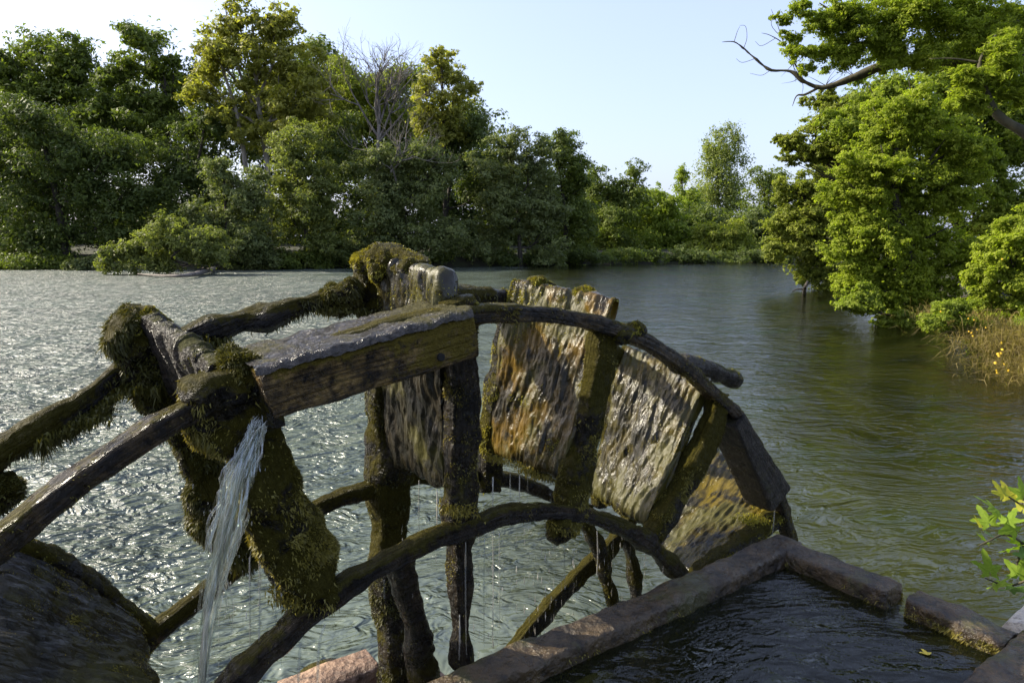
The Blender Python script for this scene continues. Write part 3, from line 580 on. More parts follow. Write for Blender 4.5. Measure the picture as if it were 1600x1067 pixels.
# small yellow leaf afloat in the basin
def leaf_mesh(name, size, lobes=5, cup=.12, seed=0):
    """a plane-tree leaf: palmate lobes with teeth, in its own XY plane, stalk at the origin, tip along +Y"""
    g_ = np.random.default_rng(seed); tips = {5: [(-125, .55), (-62, .85), (0, 1.1), (62, .85), (125, .55)], 3: [(-60, .8), (0, 1.1), (60, .8)]}[lobes]; out = []
    for i, (a, r) in enumerate(tips):
        for da, k in ((-17, .60), (-11, .66), (-9, .82), (0, 1), (9, .82), (11, .66), (17, .60)): out.append((a + da + g_.uniform(-1.5, 1.5), r * k))
        if i < len(tips) - 1: out.append(((a + tips[i + 1][0]) / 2, .36 * (1 + g_.uniform(-.1, .1))))
    out = [(-168, .22)] + out + [(168, .22)]
    P = np.array([[math.sin(math.radians(a)) * r, math.cos(math.radians(a)) * r + .22, 0] for a, r in out]); c = np.array([[0, .22, 0]])
    M_ = c + (P - c) * .5; z = lambda q: -cup * ((q[:, 0]) ** 2 + (q[:, 1] - .25) ** 2 * .6) + .03 * np.sin(q[:, 0] * 9 + seed)
    V = np.vstack([c, M_, P]); V[:, 2] = z(V); V *= size; n = len(P)
    Fq = [[0, 1 + i, 1 + i + 1, 0] for i in range(n - 1)] + [[1 + i, 1 + n + i, 1 + n + i + 1, 2 + i] for i in range(n - 1)]
    me = bpy.data.meshes.new(name); me.from_pydata([tuple(v) for v in V], [], [f[:3] if f[0] == 0 else f for f in Fq]); me.update(); return me
me = leaf_mesh('floating_leaf', .03, 3); lf = link('floating_leaf', me, m_flat('yellow_leaf', (.45, .36, .03))); p = on_z(1451, 1023, WZ + .004); lf.location = p; tag(lf, 'small yellow leaf floating on the dark basin water', 'leaf')
# sandstone blocks behind the wheel foot, pale ledge stone at right
def block(name, label, corners_px, z, hgt, mat, seed, dep=None):
    a, b = on_z(*corners_px[0], z), on_z(*corners_px[1], z); c = on_z(*corners_px[2], z); T = b - a; D = c - b; D = D - unit(T) * (D @ unit(T))
    if dep: D = unit(D) * dep
    C = a + D / 2 + T * np.linspace(0, 1, 60)[:, None] - Z * hgt / 2; g = loft(C, D / 2, Z * hgt / 2, 90, 10, amp=.008, fr=8, seed=seed)
    o = link(name, mesh(name, g[0], g[1], g[2]), M[mat]); return tag(o, label, 'stone block')
block('stone_block', 'flat sandstone block in the river below the wheel, left of the leaning timbers', ((430, 1054), (565, 1005), (598, 1032)), .9, 1.6, 'block', 5, .20)
block('stone_block', 'small sandstone block just right of the leaning timbers at the bottom edge', ((628, 1048), (668, 1030), (700, 1060)), .9, 1.6, 'block', 6, .20)
pl = [on_z(1549, 958, 1.25), on_z(1600, 912, 1.25)]
block('ledge_stone', 'pale limestone ledge behind the basin corner at the right edge', ((1552, 956), (1640, 880), (1700, 920)), 1.25, 1.9, 'pale', 8, .55)

# ------------------------------------------------------------ trees
def leaves(P, Nn, size, g_, asp=.55):
    n = len(P); Nn = unit(Nn + g_.normal(0, .45, (n, 3))); t = unit(np.cross(Nn, g_.normal(0, 1, (n, 3)))); b = np.cross(Nn, t)
    s = (size * g_.uniform(.55, 1.25, n))[:, None]; fold = Nn * s * .18
    V = np.stack([P - t * s, P + b * s * asp + fold, P + t * s, P - b * s * asp + fold], 1).reshape(-1, 3)
    if size >= .078: return np.stack([P - t * s * 1.1, P + b * s * asp * 1.5 + fold, P + t * s * 1.1], 1).reshape(-1, 3), np.arange(3 * n).reshape(-1, 3)
    return V, np.arange(4 * n).reshape(-1, 4)
def crown(blobs, n, size, seed, clump=.26, flat=.6, inner=.35, stray=.12, asp=.55, thin=1.):
    """blobs: (centre xyz, radii xyz). leaves sit in many small clumps spread through each blob"""
    g_ = np.random.default_rng(seed); vol = np.array([(r[0] * r[2]) ** .9 for c, r in blobs]); vol /= vol.sum(); Vs = []; Ns = []
    for (c, r), f in zip(blobs, vol):
        c = np.array(c); r = np.array(r) * 1.1; nl = int(n * 1.35 * f); rm = r.mean(); cr = clump * 1.15 * rm; nc = int(min(400, max(20, 3.4 / clump ** 2 * thin)))
        ns = int(9 * thin + 4); ds = unit(g_.normal(0, 1, (ns, 3))); sc_ = c + ds * r * (g_.uniform(.25, .95, ns))[:, None]; sr = g_.uniform(.24, .52, ns)
        si = g_.choice(ns, nc, p=sr ** 1.6 / (sr ** 1.6).sum()); d = unit(g_.normal(0, 1, (nc, 3))); d[:, 2] = np.where(g_.random(nc) < .3, np.abs(d[:, 2]), d[:, 2]); rad = g_.uniform(inner ** 2, 1, nc) ** .5
        st = g_.random(nc) < stray; rad[st] *= g_.uniform(1.1, 1.5, st.sum())
        cc = sc_[si] + d * r * (sr[si] * rad)[:, None]; cs = cr * g_.uniform(.4, 1.1, nc) * np.where(st, .5, 1) * (.6 + sr[si])
        w_ = cs ** 2; k = g_.choice(nc, nl, p=w_ / w_.sum()); dd = unit(g_.normal(0, 1, (nl, 3))); dd[:, 2] = np.abs(dd[:, 2]) * np.where(g_.random(nl) < .68, 1, -1)
        off = dd * (cs[k] * (g_.uniform(.1, 1, nl) ** .6 + np.abs(g_.normal(0, .28, nl))))[:, None] * np.array([1, 1, flat * 1.15])
        sx = unit(g_.normal(0, 1, (nc, 3)) * np.array([1, 1, .45]) + d * .6)[k]; pr = np.sum(off * sx, -1, keepdims=True); p = cc[k] + off * .8 + sx * pr * .9
        u_ = g_.random(nl) < .035; m = int(u_.sum()); d3 = unit(g_.normal(0, 1, (m, 3))); p[u_] = c + d3 * r * (g_.random(m) ** .4)[:, None] * 1.02
        Vs.append(p); Ns.append(unit(dd * .7 + d[k] * .4 + np.array([0, 0, .4])))
    return leaves(np.vstack(Vs), np.vstack(Ns), size, g_, asp)
FM = dict(
    deep=m_foliage('foliage_deep', (.045, .066, .020), (.090, .120, .034), .35, .5),
    mid=m_foliage('foliage_mid', (.062, .090, .020), (.120, .155, .034), .4, .5),
    grey=m_foliage('foliage_greygreen', (.075, .098, .042), (.150, .178, .070), .35, .5),
    yellow=m_foliage('foliage_ochre', (.155, .170, .038), (.265, .265, .068), .45, .6),
    fresh=m_foliage('foliage_fresh', (.11, .155, .024), (.19, .24, .038), .5, .7),
    lime=m_foliage('foliage_lime', (.135, .180, .022), (.24, .29, .040), .55, .9),
    olive=m_foliage('foliage_olive', (.105, .140, .026), (.195, .225, .042), .45, .8),
    sage=m_foliage('foliage_sage', (.085, .108, .036), (.175, .20, .066), .45, .6),
    poplar=m_foliage('foliage_poplar', (.11, .145, .045), (.19, .225, .065), .45, .4))
BK = dict(pale=m_bark('bark_pale', (.12, .10, .08), (.34, .30, .25), 3), dark=m_bark('bark_dark', (.018, .014, .010), (.05, .04, .03), 4), grey=m_bark('bark_grey', (.07, .06, .05), (.20, .175, .15), 3), mossy=m_bark('bark_mossy', (.03, .028, .014), (.08, .07, .035), 6))
def px(b, Y, dp=1., dy=0.):      # a crown lobe seen at x,y with radii in photo pixels at distance Y
    x, y, rx, ry = b[:4]; Yc = Y + dy + (b[4] if len(b) > 4 else 0); c = on_y(x, y, Yc); k = Yc / F * 1.02
    return c, (rx * k, max(rx, ry) * k * dp * .8, ry * k)
def tree(label, lobes, Y, mat, n, size, seed, trunk=None, bark='dark', tr=.28, name='riverside_tree', cat='tree', group=None, clump=.26, flat=.6, inner=.35, stray=.12, base=None, extra=None, dp=1., asp=.55, thin=1., limbs=True):
    bl = [px(b, Y, dp) for b in lobes]; cx = np.mean([b[0][0] for b in bl]); lo = min(b[0][2] - b[1][2] for b in bl)
    if trunk: path = [on_y(x, y, Y) for x, y in trunk]
    else:
        top = max(bl, key=lambda b: b[0][2])[0]; path = [np.array([cx, Y, .3]), np.array([cx * .7 + top[0] * .3, Y, top[2] * .5]), top]
    b0 = path[0].copy(); zg = float(terrain(np.array([b0[0]]), np.array([b0[1]]))[0]); b0[2] = zg - .1
    if base is not None: b0 = np.array(base, float)
    if path[0][2] > b0[2] + .5: path = [b0] + path
    else: path[0] = b0
    root = empty(name, b0, label, cat, group)
    g = [tube(path, [tr, tr * .75, tr * .3], 7, 16, amp=tr * .15, fr=1.2)]
    if limbs:
        P = catmull(path, 30)
        for i, (c, r) in enumerate(bl):
            j = int(np.clip(np.searchsorted(P[:, 2], c[2] - np.linalg.norm(c - P[15]) * .5), 5, 28)); mid = (P[j] + c) / 2 + np.array([0, 0, -.06 * np.linalg.norm(c - P[j])])
            g.append(tube([P[j], mid, c + np.array([0, 0, r[2] * .5])], [tr * .4, tr * .25, tr * .08], 5, 7))
            for q in range(3):
                d = unit(np.array([math.cos(q * 2.1 + i), math.sin(q * 2.1 + i), .5])); g.append(tube([mid, mid + (c - mid) * .5 + d * np.array(r) * .4, c + d * np.array(r) * .85], [tr * .2, tr * .12, tr * .04], 4, 5))
    if extra: g += extra
    V = join(g); link('trunk', mesh('trunk', V[0], V[1], V[2]), BK[bark], root)
    V, Fq = crown(bl, n, size, seed, clump, flat, inner, stray, asp, thin); link('crown', mesh('crown', V, Fq, smooth=False), FM[mat], root, 'stuff')
    return root
LB = 'trees on the far left bank'; RB = 'trees on the right bank'
tree('dark broad tree at the left edge, tallest of the back row there', [(60, 95, 60, 45), (15, 110, 50, 45), (100, 130, 60, 40), (20, 170, 70, 50), (130, 90, 40, 35), (140, 180, 60, 50)], 78, 'mid', 17000, .26, 1, name='oak_tree', group=LB, clump=.2, stray=.2)
tree('dark round-topped tree with sky gaps, left of the tall ochre tree', [(240, 85, 50, 45), (200, 130, 55, 40), (275, 120, 40, 45), (250, 185, 60, 50), (180, 200, 45, 45)], 76, 'mid', 17000, .25, 2, trunk=[(262, 260), (262, 180), (255, 100)], name='oak_tree', group=LB, clump=.2, stray=.2, thin=.7)
tree('tall ochre-leaved tree with pale trunks, tallest on the left bank', [(370, 40, 45, 40), (435, 45, 40, 40), (330, 80, 30, 35), (400, 100, 70, 45), (465, 110, 45, 45), (320, 135, 38, 32), (370, 175, 45, 35), (440, 170, 60, 45), (500, 140, 40, 50), (410, 215, 40, 25)], 70, 'yellow', 30000, .22, 3, trunk=[(421, 345), (418, 260), (408, 190), (400, 120), (395, 40)], bark='pale', tr=.34, name='poplar_tree', group=LB, clump=.18, stray=.25, thin=.7,
     extra=[tube([on_y(385, 270, 69.5), on_y(378, 220, 69.5), on_y(368, 170, 69.5), on_y(345, 100, 69.5)], [.26, .22, .1], 8, 20), tube([on_y(408, 190, 70), on_y(380, 130, 70), on_y(360, 60, 70), on_y(352, 10, 70)], [.18, .12, .05], 7, 16), tube([on_y(405, 150, 70), on_y(430, 90, 70), on_y(445, 25, 70)], [.18, .1, .04], 7, 16)])
tree('dark treetop peeking out right behind the tall ochre tree', [(480, 85, 35, 25), (520, 110, 35, 30), (500, 160, 50, 50), (545, 150, 45, 45)], 92, 'mid', 8000, .28, 4, name='oak_tree', group=LB)
tree('yellow-green tree behind the leafless tree', [(560, 140, 60, 45), (620, 130, 50, 40), (530, 190, 55, 50), (600, 190, 60, 45)], 84, 'olive', 14000, .26, 5, name='riverside_tree', group=LB, clump=.22)
tree('ochre treetop to the right of the leafless tree', [(690, 105, 28, 25), (715, 145, 28, 28), (670, 160, 35, 35), (700, 190, 35, 30)], 72, 'yellow', 9000, .20, 6, name='poplar_tree', group=LB, clump=.2, stray=.25)
tree('massive dark tree mound at the left edge hanging to the water', [(60, 190, 75, 50), (10, 250, 60, 70), (110, 240, 80, 60), (170, 270, 70, 60), (60, 310, 90, 60), (200, 330, 60, 60), (20, 370, 60, 45), (120, 375, 90, 40)], 64, 'deep', 40000, .19, 7, name='willow_tree', group=LB, clump=.17, tr=.4)
tree('dark tree filling the gap between the mound and the pale trunks', [(230, 250, 60, 50), (290, 260, 55, 60), (320, 200, 40, 40), (260, 340, 60, 60), (330, 320, 50, 50)], 70, 'deep', 18000, .2, 8, name='riverside_tree', group=LB)
tree('grey-green willow right of the dark mound, foliage lit on top', [(350, 280, 38, 35), (400, 320, 45, 45), (330, 340, 50, 40), (390, 375, 50, 38), (300, 385, 40, 22)], 60, 'grey', 22000, .15, 9, name='willow_tree', group=LB, clump=.18)
tree('bright-tipped willow in front of the pale trunk', [(470, 225, 45, 28), (455, 275, 50, 32), (500, 310, 50, 45), (450, 350, 50, 45), (505, 375, 40, 35)], 63, 'sage', 22000, .16, 10, name='willow_tree', group=LB, clump=.18)
tree('low bushy willow leaning over the water at left', [(215, 398, 40, 26), (180, 405, 24, 20), (260, 385, 42, 34), (300, 380, 40, 32), (330, 392, 34, 26), (240, 415, 36, 12)], 52, 'sage', 24000, .12, 11, name='willow_bush', cat='bush', clump=.2, flat=.8, tr=.12, base=(-26., 58.5, .3))
tree('broad grey-green tree below the leafless tree', [(620, 250, 55, 30), (680, 255, 45, 30), (590, 300, 55, 40), (660, 310, 60, 45), (600, 360, 60, 45), (690, 370, 55, 40), (550, 385, 40, 30)], 65, 'grey', 34000, .16, 12, name='willow_tree', group=LB, clump=.18, tr=.35)
tree('dark tree behind the grey-green one, right of the leafless tree', [(720, 205, 40, 40), (690, 235, 50, 45), (740, 250, 45, 50), (760, 300, 40, 50), (540, 260, 40, 60)], 74, 'deep', 18000, .2, 13, name='riverside_tree', group=LB)
tree('tall bushy tree with flat top left of the notch in the tree line', [(800, 235, 38, 30), (780, 280, 45, 40), (840, 260, 35, 35), (830, 320, 60, 45), (780, 350, 45, 50), (850, 375, 45, 38)], 68, 'grey', 30000, .16, 14, name='willow_tree', group=LB, clump=.18)
tree('fresh-topped tree just right of the flat-topped bushy tree', [(870, 235, 30, 25), (895, 265, 30, 35), (880, 310, 40, 45), (905, 360, 30, 45)], 72, 'mid', 18000, .17, 15, name='riverside_tree', group=LB)
tree('small dark-tipped tree at the centre notch', [(980, 290, 28, 28), (935, 300, 26, 30), (960, 330, 45, 35), (940, 375, 40, 35)], 86, 'mid', 14000, .2, 16, name='oak_tree', group=LB)
tree('low bright green tree right of the centre notch', [(1010, 330, 40, 28), (1045, 320, 36, 30), (1000, 370, 50, 35), (1055, 372, 40, 32)], 92, 'fresh', 14000, .22, 17, name='riverside_tree', group=LB)
tree('slim pointed tree left of the tall poplar', [(1065, 275, 10, 18), (1068, 305, 16, 20), (1080, 320, 22, 25), (1075, 355, 25, 30)], 110, 'fresh', 7000, .22, 18, name='conifer_tree', group=LB, clump=.3)
tree('tall narrow twin-topped poplar standing above the far tree line', [(1112, 232, 18, 28), (1142, 228, 13, 28), (1120, 270, 30, 35), (1145, 275, 14, 35), (1110, 310, 30, 35), (1142, 325, 20, 30), (1125, 360, 32, 30)], 140, 'poplar', 16000, .28, 19, trunk=[(1120, 400), (1122, 320), (1122, 230)], bark='pale', name='poplar_tree', group=LB, clump=.28, flat=1.3)
tree('yellow-green bush below the tall poplar at the water', [(1120, 365, 30, 25), (1150, 375, 24, 28), (1100, 385, 30, 22), (1135, 395, 35, 14)], 84, 'olive', 9000, .18, 20, name='riverside_bush', cat='bush', tr=.12)
tree('dark airy tree right of the tall poplar', [(1195, 285, 30, 25), (1215, 310, 28, 30), (1185, 330, 24, 30), (1210, 360, 30, 30), (1180, 375, 22, 30)], 100, 'mid', 10000, .22, 21, name='oak_tree', group=LB)
tree('shaded tree closing the river bend at the far end', [(1195, 375, 30, 32), (1240, 370, 40, 38), (1160, 392, 30, 22), (1290, 350, 50, 60)], 92, 'deep', 9000, .22, 22, name='riverside_tree', group=LB)
bw = [(x, 215 - 45 * math.exp(-((x - 330) / 300.) ** 2), 62, 52) for x in range(-60, 740, 66)] + [(x, 285 - 60 * math.exp(-((x - 250) / 330.) ** 2) + 25 * math.sin(x * .05), 60, 55) for x in range(-60, 760, 62)] + [(x, 350, 70, 60) for x in range(-60, 1000, 70)] + [(x, 385, 70, 36) for x in range(-60, 1240, 60)] + [(x, 360, 55, 45) for x in range(960, 1330, 60)] + [(x, 300, 45, 45) for x in range(760, 900, 50)] + [(480, 190, 60, 50), (540, 200, 60, 50), (620, 215, 60, 45), (690, 235, 50, 45), (735, 270, 40, 40), (140, 150, 60, 40), (40, 150, 60, 40)]
V, Fq = crown([px(b, 98) for b in bw], 170000, .34, 99, .32); tag(link('distant_wood', mesh('distant_wood', V, Fq, smooth=False), FM['deep'], kind='stuff'), 'dense dark wood filling the gaps behind the left bank trees', 'wood')
# undergrowth hiding the left bank's edge
for k, (x, y, rx, ry, Y, mt_) in enumerate([(40, 395, 60, 22, 66, 'deep'), (420, 402, 50, 16, 64, 'deep'), (530, 400, 50, 18, 66, 'deep'), (640, 402, 55, 15, 68, 'mid'), (740, 400, 50, 16, 70, 'deep'), (820, 402, 45, 14, 70, 'deep'), (900, 400, 45, 14, 72, 'deep'), (990, 400, 50, 14, 76, 'mid'), (1070, 402, 40, 14, 78, 'deep'), (1110, 404, 30, 12, 80, 'mid'), (1160, 404, 34, 13, 80, 'deep'), (1210, 402, 30, 16, 80, 'deep')]):
    where = ['at the far left edge', 'below the pale trunks', 'right of the pale trunks', 'behind the wheel top', 'right of the wheel top', 'below the flat-topped tree', 'below the notch in the tree line', 'below the low bright tree', 'left of the bush under the poplar', 'below the bush under the poplar', 'right of the bush under the poplar', 'in the bend beside the right bank'][k]
    tree('dark waterside bush on the far bank ' + where, [(x, y, rx, ry), (x - rx * .6, y + 4, rx * .5, ry * .8), (x + rx * .6, y + 3, rx * .5, ry * .8)], Y, mt_, 5000, .16, 40 + k, name='waterside_bush', cat='bush', group='bushes along the far bank', tr=.06)
rb_px = [(1345, 470, 30, 22, 24.), (1400, 500, 30, 18, 21.), (1440, 512, 30, 14, 19.5)]
tree('low green bush dipping into the water below the large bright tree', rb_px and [b[:4] for b in rb_px], 20.5, 'fresh', 16000, .06, 77, name='waterside_bush', cat='bush', tr=.05, base=(13.6, 21.5, .2), limbs=False)
for k, (x, y, rx, ry, Y, mt_, wh) in enumerate([(45, 412, 60, 15, 62, 'mid', 'in front of the dark mound at the left edge'), (135, 414, 30, 11, 60, 'grey', 'just left of the low leaning willow'), (385, 410, 50, 17, 60.5, 'grey', 'just right of the low leaning willow'), (470, 408, 45, 15, 63, 'mid', 'under the bright-tipped willow')]):
    tree('low bush touching the water ' + wh, [(x, y, rx, ry), (x - rx * .6, y + 1, rx * .5, ry * .8), (x + rx * .6, y, rx * .5, ry * .8)], Y, mt_, 6000, .14, 84 + k, name='waterside_bush', cat='bush', group='bushes along the far bank', tr=.05)
# leafless tree
def branches(p, d, L, r, dep, g_, out, spread=.55, upb=.12):
    n = 4; q = [p]; dd = d
    for i in range(n): dd = unit(dd + g_.normal(0, .10, 3) + np.array([0, 0, upb * .3])); q.append(q[-1] + dd * L / n)
    out.append(tube(q, [r, r * .6], 5 if dep < 3 else 4, 6 if dep < 3 else 4, cap=False) if dep < 99 else None)
    if dep == 0: return
    for i in range(g_.integers(2, 4)):
        a = g_.normal(0, spread, 3); branches(q[g_.integers(2, 5)], unit(dd + a + np.array([0, 0, upb])), L * g_.uniform(.6, .85), r * .6, dep - 1, g_, out, spread, upb)
def bare(label, base, top, d0s, L, r, dep, seed, bark, name='leafless_tree'):
    g_ = np.random.default_rng(seed); root = empty(name, base, label, 'tree'); g = tube([base, (np.array(base) + top) / 2 + np.array([.1, 0, 0]), top], [r, r * .8, r * .6], 9, 20, amp=.04, fr=1); link('trunk', mesh('trunk', g[0], g[1], g[2]), BK[bark], root)
    out = []
    for d in d0s: branches(top - np.array([0, 0, g_.uniform(0, .12) * (top[2] - base[2])]), unit(np.array(d, float)), L * g_.uniform(.8, 1.1), r * .5, dep, g_, out)
    g = join(out); link('branches', mesh('branches', g[0], g[1], g[2]), BK[bark], root, 'stuff'); return root
b = on_y(583, 415, 66); b[2] = .3
bare('leafless grey tree with fine spreading twigs above the green crowns', b, on_y(592, 195, 66), [(-.75, 0, 1), (-.35, -.3, 1), (.1, .2, 1), (.55, -.2, 1), (.95, .1, .9), (-.1, -.4, 1.2), (.3, .4, 1.3)], 3.4, .26, 5, 5, 'grey')
b = on_y(650, 415, 67); b[2] = .3
bare('bare grey bough fan right of and below the leafless tree', b, on_y(610, 250, 63), [(1, 0, .5), (1, -.3, .15), (.8, .2, .8), (.4, -.4, 1), (-.9, -.2, .5)], 2.9, .14, 4, 9, 'grey', 'dead_tree')
# driftwood by the low willow
g = join([tube([on_z(215, 428, .12), on_z(260, 431, .2), on_z(300, 429, .25), on_y(335, 420, 57)], [.05, .09, .14, .2], 8, 24, amp=.05, fr=3), tube([on_z(300, 429, .25), on_y(318, 418, 54)], [.07, .03], 6, 8)])
tag(link('fallen_branch', mesh('fallen_branch', g[0], g[1], g[2]), BK['grey']), 'grey fallen branch lying at the water below the low willow', 'branch')
# right bank
tree('olive-leaved tree drooping to the water, farthest on the right bank', [(1270, 310, 45, 30), (1300, 285, 40, 30), (1325, 330, 45, 45), (1225, 385, 34, 34), (1240, 300, 30, 22), (1325, 270, 40, 35), (1270, 370, 50, 40), (1300, 440, 35, 24), (1240, 345, 40, 28), (1290, 350, 55, 40), (1260, 390, 40, 35), (1310, 400, 40, 35), (1255, 428, 28, 16), (1215, 350, 22, 18)], 36, 'olive', 84000, .09, 60, name='alder_tree', group=RB, clump=.17, tr=.25, base=(17.6, 38, .2))
tree('airy tree with dark twigs against the sky above the olive-leaved tree', [(1290, 195, 38, 25), (1250, 225, 30, 14), (1330, 175, 35, 30), (1300, 235, 35, 18), (1345, 225, 35, 30), (1350, 185, 40, 30), (1280, 240, 34, 16), (1310, 165, 30, 18), (1225, 215, 18, 9), (1240, 248, 24, 8), (1280, 160, 24, 16)], 28, 'olive', 40000, .07, 61, trunk=[(1400, 330), (1372, 270), (1340, 240), (1290, 215)], bark='mossy', name='ash_tree', group=RB, clump=.17, stray=.3, thin=.8, tr=.16, base=(17.5, 29, .3))
tree('large bright green tree in the middle of the right bank', [(1380, 250, 55, 45), (1345, 265, 40, 35), (1530, 480, 40, 25), (1320, 385, 36, 36), (1335, 300, 40, 34), (1400, 180, 45, 34), (1390, 465, 46, 30), (1460, 480, 40, 22), (1340, 440, 30, 25), (1350, 350, 45, 45), (1420, 200, 55, 45), (1350, 310, 50, 45), (1420, 290, 60, 50), (1370, 370, 60, 45), (1440, 370, 60, 50), (1480, 300, 60, 60), (1380, 430, 60, 35), (1450, 440, 60, 40), (1510, 400, 50, 50), (1480, 230, 60, 50), (1350, 400, 35, 40), (1420, 475, 45, 25)], 22, 'lime', 160000, .051, 62, name='ash_tree', group=RB, clump=.15, stray=.15, tr=.25, base=(14.0, 23, .3))
tree('dense green tree behind, filling the right edge', [(1440, 200, 50, 40), (1330, 200, 40, 35), (1360, 150, 40, 30), (1500, 220, 60, 60), (1480, 110, 50, 40), (1560, 110, 60, 50), (1540, 250, 60, 60), (1590, 330, 60, 60), (1560, 170, 60, 50), (1620, 220, 60, 70), (1480, 160, 45, 40), (1400, 145, 50, 30), (1540, 330, 50, 50)], 26, 'fresh', 80000, .08, 63, name='ash_tree', group=RB, clump=.18, tr=.25, base=(20., 28, .5))
tree('light green bush low at the right edge above the dry grass', [(1570, 400, 45, 45), (1610, 440, 50, 50), (1545, 440, 30, 35), (1570, 480, 40, 30), (1620, 370, 50, 50)], 16, 'lime', 45000, .045, 64, name='riverside_bush', cat='bush', clump=.2, tr=.07, base=(13.2, 17, .2))
# overhanging bough at the top right, with bare twig tips
ob = []; Yb = 13.
def bough(pts, r, Y=Yb, nr=8): ob.append(tube([on_y(x, y, Y + (x - 1600) * -.003) for x, y in pts], r, nr, max(10, len(pts) * 4), amp=r[0] * .2, fr=5))
bough([(1720, 180), (1640, 110), (1560, 95), (1480, 92), (1441, 93), (1382, 103), (1335, 121), (1300, 134), (1280, 137), (1255, 127), (1235, 112), (1204, 110), (1180, 92), (1162, 76), (1147, 66), (1128, 66)], [.20, .16, .13, .10, .07, .045, .03, .02, .012, .006])
bough([(1280, 137), (1258, 148), (1245, 150), (1238, 166)], [.03, .02, .008]); bough([(1255, 127), (1242, 100), (1225, 70), (1204, 56), (1190, 52)], [.022, .014, .009, .004]); bough([(1225, 70), (1215, 40), (1205, 15)], [.01, .006, .003])
bough([(1147, 66), (1152, 50), (1156, 42)], [.006, .003]); bough([(1162, 76), (1167, 60), (1165, 42), (1156, 40)], [.006, .003]); bough([(1180, 92), (1160, 98), (1150, 92)], [.006, .003]); bough([(1204, 110), (1190, 118), (1172, 115)], [.006, .003]); bough([(1225, 63), (1205, 38), (1220, 15)], [.008, .003]); bough([(1212, 60), (1190, 72), (1180, 65)], [.006, .003])
bough([(1640, 60), (1540, 30), (1440, 40), (1380, 30), (1330, 35), (1280, 5)], [.14, .09, .06, .03, .015]); bough([(1420, 95), (1400, 60), (1370, 40), (1320, 10)], [.05, .03, .015]); bough([(1720, 120), (1640, 70), (1560, 40), (1500, 10), (1470, -40)], [.12, .08, .05, .02])
bough([(1700, 270), (1600, 207), (1555, 176), (1536, 131), (1531, 98), (1546, 70), (1556, 55)], [.10, .075, .06, .04, .025, .012], 11.); bough([(1536, 131), (1510, 135), (1483, 145)], [.025, .012, .005], 11.); bough([(1531, 98), (1490, 92), (1452, 92)], [.02, .01, .005], 11.)
tw = np.random.default_rng(4)
for k in range(46):
    x0, y0 = [(1250, 120), (1240, 100), (1290, 134), (1335, 121), (1382, 103), (1400, 60), (1440, 40), (1500, 92)][k % 8]; a = tw.uniform(-2.6, -.4) if k % 3 else tw.uniform(.3, 2.7); L = tw.uniform(18, 50); dx, dy = math.cos(a) * L, math.sin(a) * L * .8
    bough([(x0, y0), (x0 + dx * .5 + tw.uniform(-4, 4), y0 + dy * .5), (x0 + dx, y0 + dy + tw.uniform(-5, 5))], [.009, .005, .002], Yb, 4)
tree('overhanging tree at the top right with bare twig tips reaching left', [(1320, 65, 40, 28), (1275, 85, 24, 16), (1370, 60, 45, 40), (1420, 30, 50, 35), (1300, 20, 30, 22), (1250, 20, 20, 16), (1370, 10, 50, 25), (1480, 60, 50, 45), (1540, 20, 60, 40), (1400, 90, 50, 22), (1330, 30, 40, 26), (1450, 10, 60, 30), (1560, 60, 60, 35), (1285, 45, 26, 18), (1250, 85, 22, 14), (1320, 95, 34, 18), (1225, 30, 14, 10), (1600, 50, 60, 50), (1440, 90, 45, 22), (1236, 60, 16, 12), (1260, 110, 14, 8), (1540, 90, 50, 25)], 13, 'lime', 72000, .036, 65, trunk=[(1760, 330), (1740, 200), (1690, 60), (1600, 20)], bark='mossy', name='ash_tree', group=RB, clump=.2, stray=.3, thin=.8, tr=.22, base=(12.2, 13.2, .4), extra=ob, asp=.4, limbs=False)
tree('young tree with long light leaves in front of the bough at the right edge', [(1500, 150, 26, 20), (1540, 125, 28, 18), (1570, 100, 30, 25), (1510, 120, 20, 14), (1590, 150, 26, 26), (1560, 75, 26, 16), (1530, 165, 20, 12)], 11, 'lime', 9000, .055, 66, bark='mossy', name='ash_sapling', clump=.22, stray=.2, tr=.06, base=(10.3, 11, .3), trunk=[(1720, 330), (1640, 230), (1600, 205)], asp=.22, limbs=False)
# stump standing in the water
g = join([tube([on_z(1257, 462, -.3), on_y(1257, 452, 31), on_y(1262, 440, 31)], [.10, .08, .06], 9, 14, amp=.03, fr=5), tube([on_y(1257, 452, 31), on_y(1245, 452, 31), on_y(1238, 456, 31)], [.05, .03, .02], 7, 8)]); tag(link('drowned_branch', mesh('drowned_branch', g[0], g[1], g[2]), BK['dark']), 'dark broken branch rising from the river under the olive-leaved tree', 'branch')
# dry grass and weeds on the near right bank
def grass(name, label, pts, n, L, mat, seed, lean=(-.5, -.3, .9), wd=.006, kind='stuff', spread=.5):
    g_ = np.random.default_rng(seed); P = np.array(pts, float); k = g_.integers(0, len(P), n); p = P[k] + g_.normal(0, spread, (n, 3)) * np.array([1, 1, .12]); p[:, 2] = np.maximum(p[:, 2], terrain(p[:, 0], p[:, 1])) - .03
    d = unit(np.array(lean) + g_.normal(0, .4, (n, 3))); l = (L * g_.uniform(.4, 1.1, n))[:, None]; s = unit(np.cross(d, g_.normal(0, 1, (n, 3)))) * wd; m = p + d * l * .55; tip = p + d * l; tip[:, 2] -= l[:, 0] * .35
    V = np.stack([p, m + s, tip, m - s], 1).reshape(-1, 3); o = link(name, mesh(name, V, np.arange(4 * n).reshape(-1, 4), smooth=False), mat, kind='stuff'); tag(o, label, 'grass'); return tip
DG = m_foliage('dry_grass', (.10, .085, .035), (.20, .165, .075), .35, 1.5)
